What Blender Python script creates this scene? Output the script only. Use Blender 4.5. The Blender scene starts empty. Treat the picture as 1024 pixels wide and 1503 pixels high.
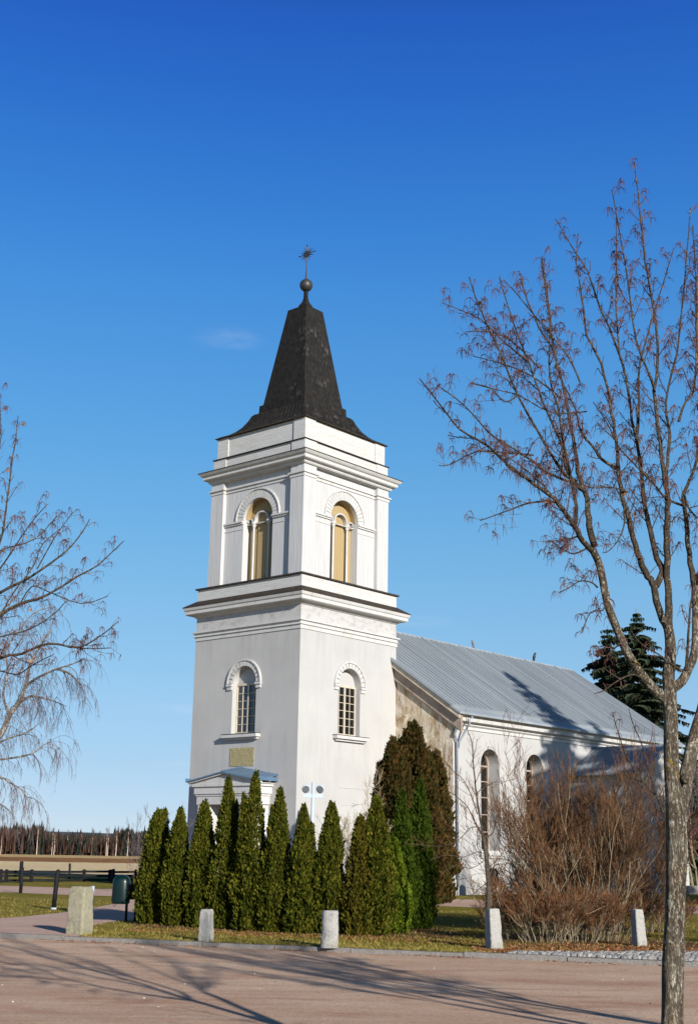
import bpy, math, random
from mathutils import Vector, Matrix, noise
R = math.radians
random.seed(7)
sc = bpy.context.scene
col = sc.collection

# ------------------------------------------------------------------ camera, sky, sun, exposure
FPX, CX, CY, PITCH, ROLL, EYE = 1880.0, 512.0, 751.5, 0.25804, 0.01669, 1.65
cam_d = bpy.data.cameras.new('camera')
cam_d.sensor_fit = 'VERTICAL'; cam_d.sensor_height = 24.0; cam_d.lens = 24.0 * FPX / 1503.0
cam_d.clip_start = 0.1; cam_d.clip_end = 9000
cam = bpy.data.objects.new('camera', cam_d); col.objects.link(cam)
_r = Vector((1, 0, 0)); _u = Vector((0, -math.sin(PITCH), math.cos(PITCH)))
_cr, _sr = math.cos(ROLL), math.sin(ROLL)
cr = _r * _cr + _u * _sr; cu = _u * _cr - _r * _sr; cb = cr.cross(cu)
m = Matrix((cr, cu, cb)).transposed().to_4x4(); m.translation = Vector((0, 0, EYE))
cam.matrix_world = m
sc.camera = cam

SUN_AZ, SUN_EL = -61.5, 18.5            # azimuth as a mathematical angle in the ground plane
sd = Vector((math.cos(R(SUN_AZ)) * math.cos(R(SUN_EL)), math.sin(R(SUN_AZ)) * math.cos(R(SUN_EL)), math.sin(R(SUN_EL))))
sun_d = bpy.data.lights.new('sun', 'SUN'); sun_d.energy = 5.0; sun_d.angle = R(0.53); sun_d.color = (1.0, 0.945, 0.87)
sun = bpy.data.objects.new('sun', sun_d); col.objects.link(sun)
sun.rotation_euler = sd.to_track_quat('Z', 'Y').to_euler()

w = bpy.data.worlds.new('World'); sc.world = w; w.use_nodes = True
nt = w.node_tree; nt.nodes.clear()
def wn(t, **k):
    n = nt.nodes.new(t)
    for a, b in k.items(): setattr(n, a, b)
    return n
sky = wn('ShaderNodeTexSky', sky_type='NISHITA', sun_disc=False)
sky.sun_elevation = R(SUN_EL); sky.sun_rotation = R(90 - SUN_AZ); sky.altitude = 100
sky.air_density = 1.0; sky.dust_density = 0.6; sky.ozone_density = 2.5
WISPS = [((-0.0951, 0.9203, 0.3794), 0.034, 0.011, 0.25), ((-0.128, 0.9865, 0.1026), 0.04, 0.006, 0.25), ((-0.132, 0.989, 0.0607), 0.05, 0.005, 0.22), ((0.0533, 0.9835, 0.1726), 0.04, 0.007, 0.16), ((0.20, 0.93, 0.30), 0.07, 0.02, 0.10)]
bg = wn('ShaderNodeBackground'); bg.inputs[1].default_value = 0.086
wo = wn('ShaderNodeOutputWorld')
# grade along elevation: the photograph's sky is a deep, clean blue above a pale horizon
tc = wn('ShaderNodeTexCoord'); sx = wn('ShaderNodeSeparateXYZ'); L = nt.links.new
nrm_ = wn('ShaderNodeVectorMath', operation='NORMALIZE'); L(tc.outputs['Generated'], nrm_.inputs[0]); L(nrm_.outputs[0], sx.inputs[0])
grade = wn('ShaderNodeValToRGB'); L(sx.outputs[2], grade.inputs[0])
GRADE = [(0.0, (0.2419, 0.3027, 0.4813)), (0.0012, (0.2419, 0.3027, 0.4813)), (0.026, (0.1649, 0.2048, 0.3398)), (0.061, (0.1445, 0.1748, 0.2548)), (0.1425, (0.1551, 0.195, 0.2275)), (0.2244, (0.1442, 0.2166, 0.2476)), (0.3051, (0.12, 0.2281, 0.2827)), (0.4203, (0.0884, 0.225, 0.3364)), (0.4653, (0.0719, 0.206, 0.3594)), (0.5285, (0.0547, 0.1718, 0.3781)), (0.5864, (0.0443, 0.1388, 0.3768)), (0.68, (0.03, 0.06, 0.10)), (0.8, (0.025, 0.04, 0.055))]
e = grade.color_ramp.elements
while len(e) < len(GRADE): e.new(0.5)
for i, (p, c) in enumerate(GRADE): e[i].position = p; e[i].color = (*c, 1)
CLEAR = [(0.0, (0.5906, 0.7231, 0.8148)), (0.0012, (0.5906, 0.7231, 0.8148)), (0.026, (0.5271, 0.6939, 0.8388)), (0.061, (0.4179, 0.6445, 0.855)), (0.1425, (0.2831, 0.5583, 0.8388)), (0.2244, (0.1812, 0.4621, 0.7913)), (0.3051, (0.1144, 0.3813, 0.7605)), (0.4203, (0.0595, 0.2705, 0.7011)), (0.4653, (0.042, 0.224, 0.655)), (0.5285, (0.026, 0.165, 0.59)), (0.5864, (0.020, 0.120, 0.52)), (0.68, (0.006, 0.03, 0.12)), (0.8, (0.006, 0.02, 0.07))]      # clear-air colours of that day, by height above the horizon
clr = wn('ShaderNodeValToRGB'); L(sx.outputs[2], clr.inputs[0]); e = clr.color_ramp.elements
while len(e) < len(CLEAR): e.new(0.5)
for i, (p, c) in enumerate(CLEAR): e[i].position = p; e[i].color = (*c, 1)
cs_ = wn('ShaderNodeMixRGB', blend_type='MULTIPLY'); cs_.inputs[0].default_value = 1.0; cs_.inputs[2].default_value = (7.69, 7.69, 7.69, 1); L(clr.outputs[0], cs_.inputs[1])
gm = wn('ShaderNodeMixRGB', blend_type='MULTIPLY'); gm.inputs[0].default_value = 1.0
gs = wn('ShaderNodeMixRGB', blend_type='MULTIPLY'); gs.inputs[0].default_value = 1.0; gs.inputs[2].default_value = (4, 4, 4, 1)
L(sky.outputs[0], gm.inputs[1]); L(grade.outputs[0], gm.inputs[2]); L(gm.outputs[0], gs.inputs[1])
bl = wn('ShaderNodeMixRGB'); bl.inputs[0].default_value = 0.65; L(gs.outputs[0], bl.inputs[1]); L(cs_.outputs[0], bl.inputs[2])
# a few thin wisps of cloud, each at its own direction
mp = wn('ShaderNodeMapping'); mp.inputs['Scale'].default_value = (6, 6, 30)
nz = wn('ShaderNodeTexNoise'); nz.inputs['Scale'].default_value = 4.0; nz.inputs['Detail'].default_value = 7; nz.inputs['Distortion'].default_value = 0.8
L(nrm_.outputs[0], mp.inputs[0]); L(mp.outputs[0], nz.inputs['Vector'])
cr1 = wn('ShaderNodeValToRGB'); cr1.color_ramp.elements[0].position = 0.35; cr1.color_ramp.elements[1].position = 0.75; L(nz.outputs[0], cr1.inputs[0])
acc = None
for (dx_, dy_, dz_), wx_, wz_, am in WISPS:
    df = wn('ShaderNodeVectorMath', operation='SUBTRACT'); L(nrm_.outputs[0], df.inputs[0]); df.inputs[1].default_value = (dx_, dy_, dz_)
    sc2 = wn('ShaderNodeVectorMath', operation='MULTIPLY'); L(df.outputs[0], sc2.inputs[0]); sc2.inputs[1].default_value = (1 / wx_, 1 / wx_, 1 / wz_)
    ln_ = wn('ShaderNodeVectorMath', operation='LENGTH'); L(sc2.outputs[0], ln_.inputs[0])
    mr = wn('ShaderNodeMapRange'); mr.interpolation_type = 'SMOOTHSTEP'; L(ln_.outputs['Value'], mr.inputs[0]); mr.inputs[1].default_value = 0.0; mr.inputs[2].default_value = 1.0; mr.inputs[3].default_value = am; mr.inputs[4].default_value = 0.0
    if acc is None: acc = mr.outputs[0]
    else:
        ad = wn('ShaderNodeMath', operation='ADD'); L(acc, ad.inputs[0]); L(mr.outputs[0], ad.inputs[1]); acc = ad.outputs[0]
if acc is None: acc = nz.outputs[0]
mu = wn('ShaderNodeMath', operation='MULTIPLY'); L(acc, mu.inputs[0]); L(cr1.outputs[0], mu.inputs[1])
mx = wn('ShaderNodeMixRGB'); mx.inputs[2].default_value = (6.0, 6.3, 7.0, 1)
L(bl.outputs[0], mx.inputs[1]); L(mu.outputs[0], mx.inputs[0]); L(mx.outputs[0], bg.inputs[0]); L(bg.outputs[0], wo.inputs[0])
sc.view_settings.view_transform = 'Standard'; sc.view_settings.look = 'None'
sc.view_settings.gamma = 1.0; sc.view_settings.exposure = 0.6
sc.cycles.max_bounces = 6; sc.cycles.diffuse_bounces = 2

# ------------------------------------------------------------------ helpers
def ray(px, py):
    X = px - CX; Y = CY - py
    x = X * _cr - Y * _sr; y = X * _sr + Y * _cr
    return Vector((x, FPX * math.cos(PITCH) - y * math.sin(PITCH), FPX * math.sin(PITCH) + y * math.cos(PITCH)))
def gnd(px, py, z=0.0):                     # the point of the ground seen at a pixel of the photograph
    d = ray(px, py); t = (z - EYE) / d.z
    return Vector((d.x * t, d.y * t, z))
def at(px, py, Y):                          # the point seen at a pixel, at depth Y
    d = ray(px, py); t = Y / d.y
    return Vector((d.x * t, Y, EYE + d.z * t))

class MB:
    def __init__(s): s.v = []; s.f = []; s.mi = []
    def poly(s, pts, mi=0):
        n = len(s.v); s.v.extend([tuple(p) for p in pts]); s.f.append(tuple(range(n, n + len(pts)))); s.mi.append(mi)
    def box(s, x0, x1, y0, y1, z0, z1, mi=0):
        n = len(s.v)
        s.v += [(x0,y0,z0),(x1,y0,z0),(x1,y1,z0),(x0,y1,z0),(x0,y0,z1),(x1,y0,z1),(x1,y1,z1),(x0,y1,z1)]
        for q in ((0,3,2,1),(4,5,6,7),(0,1,5,4),(1,2,6,5),(2,3,7,6),(3,0,4,7)):
            s.f.append(tuple(n + i for i in q)); s.mi.append(mi)
    def obox(s, c, ax, ay, az, mi=0):       # oriented box: centre and three half-axis vectors
        n = len(s.v); c = Vector(c)
        for sx, sy, sz in ((-1,-1,-1),(1,-1,-1),(1,1,-1),(-1,1,-1),(-1,-1,1),(1,-1,1),(1,1,1),(-1,1,1)):
            s.v.append(tuple(c + ax * sx + ay * sy + az * sz))
        for q in ((0,3,2,1),(4,5,6,7),(0,1,5,4),(1,2,6,5),(2,3,7,6),(3,0,4,7)):
            s.f.append(tuple(n + i for i in q)); s.mi.append(mi)
    def rings(s, rs, cap0=True, cap1=True, mi=0):   # rings of equal length, joined
        n0 = len(s.v); k = len(rs[0])
        for r in rs: s.v.extend([tuple(p) for p in r])
        for i in range(len(rs) - 1):
            for j in range(k):
                a = n0 + i * k + j; b = n0 + i * k + (j + 1) % k
                s.f.append((a, b, b + k, a + k)); s.mi.append(mi)
        if cap0: s.f.append(tuple(n0 + j for j in reversed(range(k)))); s.mi.append(mi)
        if cap1: s.f.append(tuple(n0 + (len(rs) - 1) * k + j for j in range(k))); s.mi.append(mi)
    def tube(s, pts, rad, n=6, cap=False, mi=0, wob=0.0):
        rs = []; up = None
        for i, p in enumerate(pts):
            a = pts[max(i - 1, 0)]; b = pts[min(i + 1, len(pts) - 1)]
            t = (b - a)
            if t.length < 1e-9: t = Vector((0, 0, 1))
            t.normalize()
            if up is None: up = Vector((1, 0, 0)) if abs(t.x) < 0.9 else Vector((0, 1, 0))
            x = up - t * up.dot(t)
            if x.length < 1e-6: x = Vector((0, 1, 0)) - t * t.y
            x.normalize(); y = t.cross(x); up = x
            r = rad[i] if isinstance(rad, (list, tuple)) else rad
            rr = []
            for k in range(n):
                q = 2 * math.pi * k / n
                r2 = r * (1 + wob * noise.noise(Vector((p.x * 5 + math.cos(q) * 1.4, p.y * 5 + math.sin(q) * 1.4, p.z * 3.2)))) if wob else r
                rr.append(p + x * (math.cos(q) * r2) + y * (math.sin(q) * r2))
            rs.append(rr)
        s.rings(rs, cap, cap, mi)
    def square_profile(s, prof, mi=0, cap0=False, cap1=False):  # [(half, z), ...] swept round a square
        s.rings([[(-h, -h, z), (h, -h, z), (h, h, z), (-h, h, z)] for h, z in prof], cap0, cap1, mi)
    def build(s, name, mats, parent=None, smooth=False, loc=None):
        me = bpy.data.meshes.new(name); me.from_pydata(s.v, [], s.f)
        mats = mats if isinstance(mats, (list, tuple)) else [mats]
        for a in mats: me.materials.append(a)
        if len(mats) > 1: me.polygons.foreach_set('material_index', s.mi)
        if smooth: me.polygons.foreach_set('use_smooth', [True] * len(s.f))
        me.update()
        o = bpy.data.objects.new(name, me); col.objects.link(o)
        if parent: o.parent = parent
        if loc: o.location = loc
        return o
def tag(o, label=None, cat=None, group=None, kind=None):
    if label: o['label'] = label
    if cat: o['category'] = cat
    if group: o['group'] = group
    if kind: o['kind'] = kind
    return o
def thing(name, label, cat, loc=(0, 0, 0), rz=0.0, group=None):
    o = bpy.data.objects.new(name, None); col.objects.link(o); o.location = loc; o.rotation_euler = (0, 0, rz)
    o.empty_display_size = 0.3
    return tag(o, label, cat, group)
def copy_tree(o, parent=None):
    c = o.copy(); col.objects.link(c); c.parent = parent
    for ch in list(o.children): copy_tree(ch, c)
    return c

# ------------------------------------------------------------------ materials
class NM:
    def __init__(s, name, rough=0.8, spec=0.3, metal=0.0):
        s.m = bpy.data.materials.new(name); s.m.use_nodes = True; s.nt = s.m.node_tree
        s.b = s.nt.nodes['Principled BSDF']; s.b.inputs['Roughness'].default_value = rough
        s.b.inputs['Specular IOR Level'].default_value = spec; s.b.inputs['Metallic'].default_value = metal
        s.tc = s.nt.nodes.new('ShaderNodeTexCoord').outputs['Object']
    def n(s, t, ins=None, **k):
        n = s.nt.nodes.new(t)
        for a, b in k.items(): setattr(n, a, b)
        for a, b in (ins or {}).items():
            if isinstance(b, bpy.types.NodeSocket): s.nt.links.new(b, n.inputs[a])
            else: n.inputs[a].default_value = b
        return n
    def map(s, scale=(1, 1, 1), rot=(0, 0, 0), loc=(0, 0, 0)):
        return s.n('ShaderNodeMapping', {0: s.tc, 'Scale': scale, 'Rotation': rot, 'Location': loc}).outputs[0]
    def noise(s, scale, detail=4, rough=0.55, vec=None, dist=0.0):
        return s.n('ShaderNodeTexNoise', {'Vector': vec or s.tc, 'Scale': scale, 'Detail': detail, 'Roughness': rough, 'Distortion': dist}).outputs[0]
    def ramp(s, fac, stops):
        n = s.n('ShaderNodeValToRGB', {0: fac}); e = n.color_ramp.elements
        while len(e) < len(stops): e.new(0.5)
        for i, (p, c) in enumerate(stops):
            e[i].position = p; e[i].color = (c, c, c, 1) if isinstance(c, (int, float)) else (*c, 1)
        return n.outputs[0]
    def mix(s, f, a, b, mode='MIX'):
        g = lambda c: (*c, 1) if isinstance(c, tuple) and len(c) == 3 else c
        return s.n('ShaderNodeMixRGB', {0: f, 1: g(a), 2: g(b)}, blend_type=mode).outputs[0]
    def math(s, op, a, b=0.0, c=None):
        d = {0: a, 1: b}
        if c is not None: d[2] = c
        return s.n('ShaderNodeMath', d, operation=op).outputs[0]
    def sep(s, v=None): return s.n('ShaderNodeSeparateXYZ', {0: v or s.tc}).outputs
    def color(s, c):
        if isinstance(c, tuple): s.b.inputs['Base Color'].default_value = (*c, 1)
        else: s.nt.links.new(c, s.b.inputs['Base Color'])
    def rough(s, c): s.nt.links.new(c, s.b.inputs['Roughness'])
    def bump(s, h, dist=0.01, strength=1.0):
        n = s.n('ShaderNodeBump', {'Height': h, 'Distance': dist, 'Strength': strength})
        s.nt.links.new(n.outputs[0], s.b.inputs['Normal'])
def simple(name, c1, c2=None, scale=6, rough=0.8, spec=0.3, bump=0.0, metal=0.0, stretch=(1, 1, 1), detail=5):
    a = NM(name, rough, spec, metal); v = a.map(stretch)
    if c2 is None: c2 = tuple(x * 0.75 for x in c1)
    f = a.ramp(a.noise(scale, detail, vec=v), [(0.3, 0.0), (0.7, 1.0)])
    a.color(a.mix(f, c1, c2))
    if bump: a.bump(a.noise(scale * 3, 6, vec=v), bump)
    return a.m

def m_plaster():
    a = NM('plaster', 0.9, 0.2)
    big = a.ramp(a.noise(0.55, 6, 0.6), [(0.35, 0.0), (0.72, 1.0)])
    streak = a.ramp(a.noise(2.4, 8, 0.7, a.map((1.6, 1.6, 0.16))), [(0.48, 0.0), (0.75, 1.0)])
    z_ = a.sep()[2]; under = a.math('ADD', a.ramp(a.math('DIVIDE', z_, 12.0), [(0.70, 0.0), (0.835, 1.0)]), a.ramp(a.math('DIVIDE', z_, 12.0), [(0.33, 0.0), (0.48, 0.7), (0.505, 0.15), (0.52, 0.0)]))
    streak = a.math('MULTIPLY', streak, a.math('ADD', 0.45, under))
    c = a.mix(big, (0.401, 0.397, 0.385), (0.356, 0.352, 0.344))
    c = a.mix(a.math('MULTIPLY', streak, 0.75), c, (0.315, 0.302, 0.279))
    dirt = a.ramp(a.sep()[2], [(0.0, 0.7), (0.55, 0.0)])
    c = a.mix(a.math('MULTIPLY', dirt, a.noise(3, 5)), c, (0.324, 0.297, 0.261))
    a.color(c); a.bump(a.noise(28, 6, 0.7), 0.012, 0.5)
    return a.m
def m_trim():
    a = NM('painted_trim', 0.75, 0.3)
    streak = a.ramp(a.noise(3.0, 7, 0.7, a.map((1, 1, 0.35))), [(0.5, 0.0), (0.78, 1.0)])
    c = a.mix(a.math('MULTIPLY', streak, 0.8), (0.454, 0.450, 0.435), (0.302, 0.276, 0.227))
    a.color(c); a.bump(a.noise(18, 5), 0.006)
    return a.m
def m_frieze():
    a = NM('stained_frieze', 0.9, 0.2)
    f = a.ramp(a.noise(2.4, 8, 0.7, a.map((1, 1, 1.6))), [(0.48, 0.0), (0.66, 1.0)])
    a.color(a.mix(a.math('MULTIPLY', f, 0.85), (0.409, 0.401, 0.390), (0.272, 0.261, 0.246))); a.bump(a.noise(20, 6), 0.01)
    return a.m
def m_siding(name, axis='vertical', base=(0.459, 0.459, 0.459), gap=0.16, dirt=(0.324, 0.310, 0.284)):
    # painted boards with fine joints; the joints run up the wall or along it
    a = NM(name, 0.65, 0.35); x, y, z = a.sep()
    if axis == 'vertical': t = a.math('ADD', x, y)
    else: t = z
    fr = a.math('FRACT', a.math('DIVIDE', t, gap))
    line = a.ramp(fr, [(0.0, 1.0), (0.07, 0.0), (0.93, 0.0), (1.0, 1.0)])
    wear = a.ramp(a.noise(4.5, 8, 0.7, a.map((2.4, 2.4, 0.16) if axis == 'vertical' else (0.4, 0.4, 3.0))), [(0.46, 0.0), (0.8, 1.0)])
    bd = a.n('ShaderNodeTexWhiteNoise', {'W': a.math('FLOOR', a.math('DIVIDE', t, gap))}, noise_dimensions='1D').outputs[0]
    c = a.mix(a.math('MULTIPLY', wear, 0.75), base, dirt)
    c = a.mix(a.math('MULTIPLY', bd, 0.14), c, dirt)
    c = a.mix(a.math('MULTIPLY', line, 0.28), c, (0.270, 0.261, 0.243))
    a.color(c); a.bump(a.math('SUBTRACT', 1.0, line), 0.012, 0.7)
    return a.m
def m_weathered():
    a = NM('weathered_gable_plaster', 0.95, 0.05)
    f1 = a.ramp(a.noise(1.3, 8, 0.68, a.map((1.3, 1, 0.6)), 0.6), [(0.44, 0.0), (0.58, 1.0)])
    f2 = a.ramp(a.noise(2.2, 9, 0.72, a.map((1.5, 1, 0.45), loc=(5, 0, 2)), 0.9), [(0.50, 0.0), (0.60, 1.0)])
    f3 = a.ramp(a.noise(1.7, 8, 0.7, a.map((1, 1, 0.7), loc=(9, 3, 7)), 1.4), [(0.54, 0.0), (0.62, 1.0)])
    f4 = a.ramp(a.noise(3.4, 8, 0.75, a.map((1.5, 1, 0.5), loc=(1, 13, 7)), 1.0), [(0.55, 0.0), (0.66, 1.0)])
    c = a.mix(f1, (0.47, 0.40, 0.29), (0.25, 0.165, 0.085))
    c = a.mix(a.math('MULTIPLY', f2, 0.85), c, (0.50, 0.46, 0.41)); c = a.mix(a.math('MULTIPLY', f3, 0.85), c, (0.66, 0.61, 0.47))
    c = a.mix(a.math('MULTIPLY', f4, 0.7), c, (0.30, 0.24, 0.19))
    a.color(c); a.bump(a.noise(8, 8, 0.7), 0.04)
    return a.m
def m_shingle():
    a = NM('tarred_shingle', 0.75, 0.12); x, y, z = a.sep()
    rows = a.math('DIVIDE', z, 0.17)
    rf = a.math('FRACT', rows); ri = a.math('FLOOR', rows)
    rn = a.n('ShaderNodeTexWhiteNoise', {'W': ri}, noise_dimensions='1D').outputs[0]
    t = a.math('ADD', a.math('DIVIDE', a.math('ADD', x, y), 0.11), a.math('MULTIPLY', rn, 5.0))
    cell = a.n('ShaderNodeCombineXYZ', {0: a.math('FLOOR', t), 1: ri}).outputs[0]
    cn = a.n('ShaderNodeTexWhiteNoise', {'Vector': cell}, noise_dimensions='3D').outputs[0]
    cf = a.math('FRACT', t)
    edge = a.ramp(cf, [(0.0, 0.0), (0.1, 1.0), (0.9, 1.0), (1.0, 0.0)])
    c = a.mix(cn, (0.012, 0.011, 0.010), (0.021, 0.019, 0.017))
    patch = a.ramp(a.noise(1.1, 6, 0.6, a.map(loc=(0, 3, -1))), [(0.50, 0.0), (0.66, 1.0)])
    worn = a.math('MULTIPLY', a.ramp(cn, [(0.55, 0.0), (0.75, 1.0)]), patch)
    side = a.ramp(x, [(0.2, 0.0), (0.6, 1.0)])
    worn = a.math('MULTIPLY', worn, side)
    c = a.mix(a.math('MULTIPLY', worn, 0.28), c, (0.137, 0.133, 0.130))
    rust = a.ramp(a.noise(3.5, 6), [(0.62, 0.0), (0.75, 1.0)])
    c = a.mix(a.math('MULTIPLY', rust, 0.5), c, (0.061, 0.036, 0.018))
    a.color(c); a.bump(a.math('ADD', rf, a.math('MULTIPLY', edge, 0.5)), 0.02, 0.8)
    return a.m
def m_roof():
    a = NM('galvanised_sheet', 0.5, 0.3, 0.12)
    x, y, z = a.sep()
    sheet = a.n('ShaderNodeTexWhiteNoise', {'W': a.math('FLOOR', a.math('DIVIDE', y, 0.62))}, noise_dimensions='1D').outputs[0]
    f = a.ramp(a.noise(0.5, 6, 0.6, a.map((0.4, 2.2, 0.4))), [(0.3, 0.0), (0.72, 1.0)])
    c = a.mix(f, (0.235, 0.262, 0.280), (0.31, 0.342, 0.362)); c = a.mix(a.math('MULTIPLY', sheet, 0.35), c, (0.174, 0.204, 0.236))
    sp = a.ramp(a.noise(6, 7, 0.7, a.map((0.5, 1.5, 0.5))), [(0.62, 0.0), (0.74, 1.0)])
    c = a.mix(a.math('MULTIPLY', sp, 0.4), c, (0.406, 0.389, 0.355))
    a.color(c); a.bump(a.noise(2.5, 4), 0.01)
    return a.m
def m_bark(name, dark, mid, lich, yellow=0.0, vs=0.16, lich_lo=0.52, scale=26):
    a = NM(name, 0.95, 0.15)
    f1 = a.noise(scale * 1.1, 6, 0.62, a.map((1, 1, vs)), 0.25)
    crack = a.ramp(a.math('ABSOLUTE', a.math('SUBTRACT', f1, 0.5)), [(0.0, 0.0), (0.075, 1.0)])
    f2 = a.noise(scale * 2.3, 5, 0.6, a.map((1, 1, vs * 1.8), loc=(4, 4, 4)), 0.2)
    crack2 = a.ramp(a.math('ABSOLUTE', a.math('SUBTRACT', f2, 0.5)), [(0.0, 0.35), (0.06, 1.0)])
    cr_ = a.math('MULTIPLY', crack, crack2)
    c = a.mix(cr_, dark, mid)
    c = a.mix(a.math('MULTIPLY', a.ramp(a.noise(5, 6), [(0.35, 0.0), (0.7, 1.0)]), 0.6), c, tuple(k * 0.6 for k in mid))
    lf = a.ramp(a.noise(scale * 1.6, 5, 0.65, a.map((1, 1, 0.5), loc=(3, 1, 2))), [(lich_lo, 0.0), (lich_lo + 0.06, 1.0)])
    lf = a.math('MULTIPLY', lf, a.ramp(a.noise(2.6, 4, 0.6, a.map((1, 1, 0.7))), [(0.38, 0.1), (0.58, 1.0)]))
    c = a.mix(lf, c, lich)
    pt = a.ramp(a.noise(4.5, 5, 0.65, a.map((1, 1, 0.6), loc=(8, 2, 5))), [(0.50, 0.0), (0.62, 1.0)])
    c = a.mix(a.math('MULTIPLY', pt, a.math('MULTIPLY', cr_, 0.45)), c, lich)
    if yellow:
        yf = a.ramp(a.noise(3.6, 4, 0.6, a.map(loc=(7, 7, 7))), [(0.70 - yellow, 0.0), (0.73 - yellow, 1.0)])
        yf = a.math('MULTIPLY', yf, a.ramp(a.noise(42, 5, 0.7, a.map(loc=(2, 7, 4))), [(0.52, 0.0), (0.58, 1.0)]))
        c = a.mix(yf, c, (0.42, 0.26, 0.015))
    a.color(c); a.bump(a.math('ADD', cr_, a.math('MULTIPLY', lf, 0.5)), 0.016)
    return a.m
def m_isle(name, cols, rough=0.85, spec=0.05, trans=0.0, nscale=2.0):
    # foliage or twigs: each leaf / twig has its own colour from a short list, drifting slowly through the plant
    a = NM(name, rough, spec)
    ri = a.n('ShaderNodeNewGeometry').outputs['Random Per Island']
    f = a.math('ADD', a.math('MULTIPLY', ri, 0.6), a.math('MULTIPLY', a.noise(nscale, 3), 0.55))
    k = len(cols); c = a.ramp(f, [(0.18 + 0.72 * i / (k - 1), cc) for i, cc in enumerate(cols)])
    a.color(c)
    if trans:
        tr = a.n('ShaderNodeBsdfTranslucent', {0: c}); ms = a.n('ShaderNodeMixShader', {0: trans, 1: a.b.outputs[0], 2: tr.outputs[0]})
        a.nt.links.new(ms.outputs[0], a.nt.nodes['Material Output'].inputs[0])
    return a.m
def m_road():
    a = NM('worn_asphalt', 0.95, 0.08)
    rot = (0, 0, R(18))
    big = a.ramp(a.noise(0.30, 7, 0.65, a.map((0.7, 1.6, 1), rot=rot)), [(0.38, 0.0), (0.62, 1.0)])
    c = a.mix(big, (0.77, 0.545, 0.38), (0.58, 0.365, 0.245))
    m2 = a.ramp(a.noise(1.1, 8, 0.72, a.map((0.45, 1.5, 1), rot=rot, loc=(4, 4, 0)), 0.5), [(0.50, 0.0), (0.62, 1.0)])
    c = a.mix(a.math('MULTIPLY', m2, 0.8), c, (0.47, 0.245, 0.145))
    m3 = a.ramp(a.noise(0.9, 8, 0.72, a.map((0.25, 2.6, 1), rot=rot, loc=(14, 2, 0))), [(0.52, 0.0), (0.68, 1.0)])
    c = a.mix(a.math('MULTIPLY', m3, 0.65), c, (0.70, 0.55, 0.42))
    gr = a.ramp(a.noise(38, 4, 0.85), [(0.36, 0.0), (0.64, 1.0)])
    c = a.mix(a.math('MULTIPLY', gr, 0.7), c, (0.27, 0.185, 0.125))
    g2 = a.ramp(a.noise(14, 5, 0.8, a.map(loc=(1, 5, 3))), [(0.5, 0.0), (0.7, 1.0)])
    c = a.mix(a.math('MULTIPLY', g2, 0.35), c, (0.66, 0.54, 0.44))
    sp = a.n('ShaderNodeTexVoronoi', {'Vector': a.tc, 'Scale': 16.0}).outputs[0]
    c = a.mix(a.ramp(sp, [(0.06, 0.7), (0.12, 0.0)]), c, (0.16, 0.10, 0.075))
    sp2 = a.n('ShaderNodeTexVoronoi', {'Vector': a.map(loc=(3, 3, 0)), 'Scale': 9.0}).outputs[0]
    c = a.mix(a.ramp(sp2, [(0.022, 0.8), (0.04, 0.0)]), c, (0.75, 0.70, 0.62))
    a.color(c); a.bump(a.math('ADD', a.noise(60, 4, 0.8), a.math('MULTIPLY', a.noise(9, 5, 0.7), 1.5)), 0.018, 0.9)
    return a.m
def m_gravel():
    a = NM('pink_gravel', 0.95, 0.06)
    f = a.ramp(a.noise(0.8, 6, 0.65), [(0.35, 0.0), (0.7, 1.0)])
    c = a.mix(f, (0.515, 0.350, 0.276), (0.405, 0.248, 0.184)); c = a.mix(a.math('MULTIPLY', a.noise(40, 3, 0.8), 0.5), c, (0.570, 0.442, 0.368))
    a.color(c); a.bump(a.noise(55, 4, 0.8), 0.015)
    return a.m
def m_lawn():
    a = NM('winter_lawn', 0.95, 0.03)
    f = a.ramp(a.noise(0.7, 7, 0.7), [(0.34, 0.0), (0.62, 1.0)])
    c = a.mix(f, (0.15, 0.145, 0.016), (0.31, 0.23, 0.05))
    b = a.ramp(a.noise(1.3, 7, 0.72, a.map(loc=(3, 8, 0))), [(0.52, 0.0), (0.66, 1.0)])
    c = a.mix(a.math('MULTIPLY', b, 0.75), c, (0.22, 0.11, 0.04))
    c = a.mix(a.math('MULTIPLY', a.noise(25, 5, 0.8), 0.45), c, (0.09, 0.10, 0.02))
    a.color(c); a.bump(a.noise(20, 6, 0.8), 0.05)
    return a.m
def m_field(name, c1, c2, c3, s=0.4, st=(0.5, 2.0, 1)):
    a = NM(name, 0.95, 0.1)
    f = a.ramp(a.noise(s, 7, 0.7, a.map(st)), [(0.35, 0.0), (0.65, 1.0)])
    g = a.ramp(a.noise(s * 5, 7, 0.7, a.map((1, 1, 1), loc=(3, 1, 0))), [(0.5, 0.0), (0.7, 1.0)])
    a.color(a.mix(a.math('MULTIPLY', g, 0.6), a.mix(f, c1, c2), c3)); a.bump(a.noise(6, 6, 0.8), 0.2)
    return a.m
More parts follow.
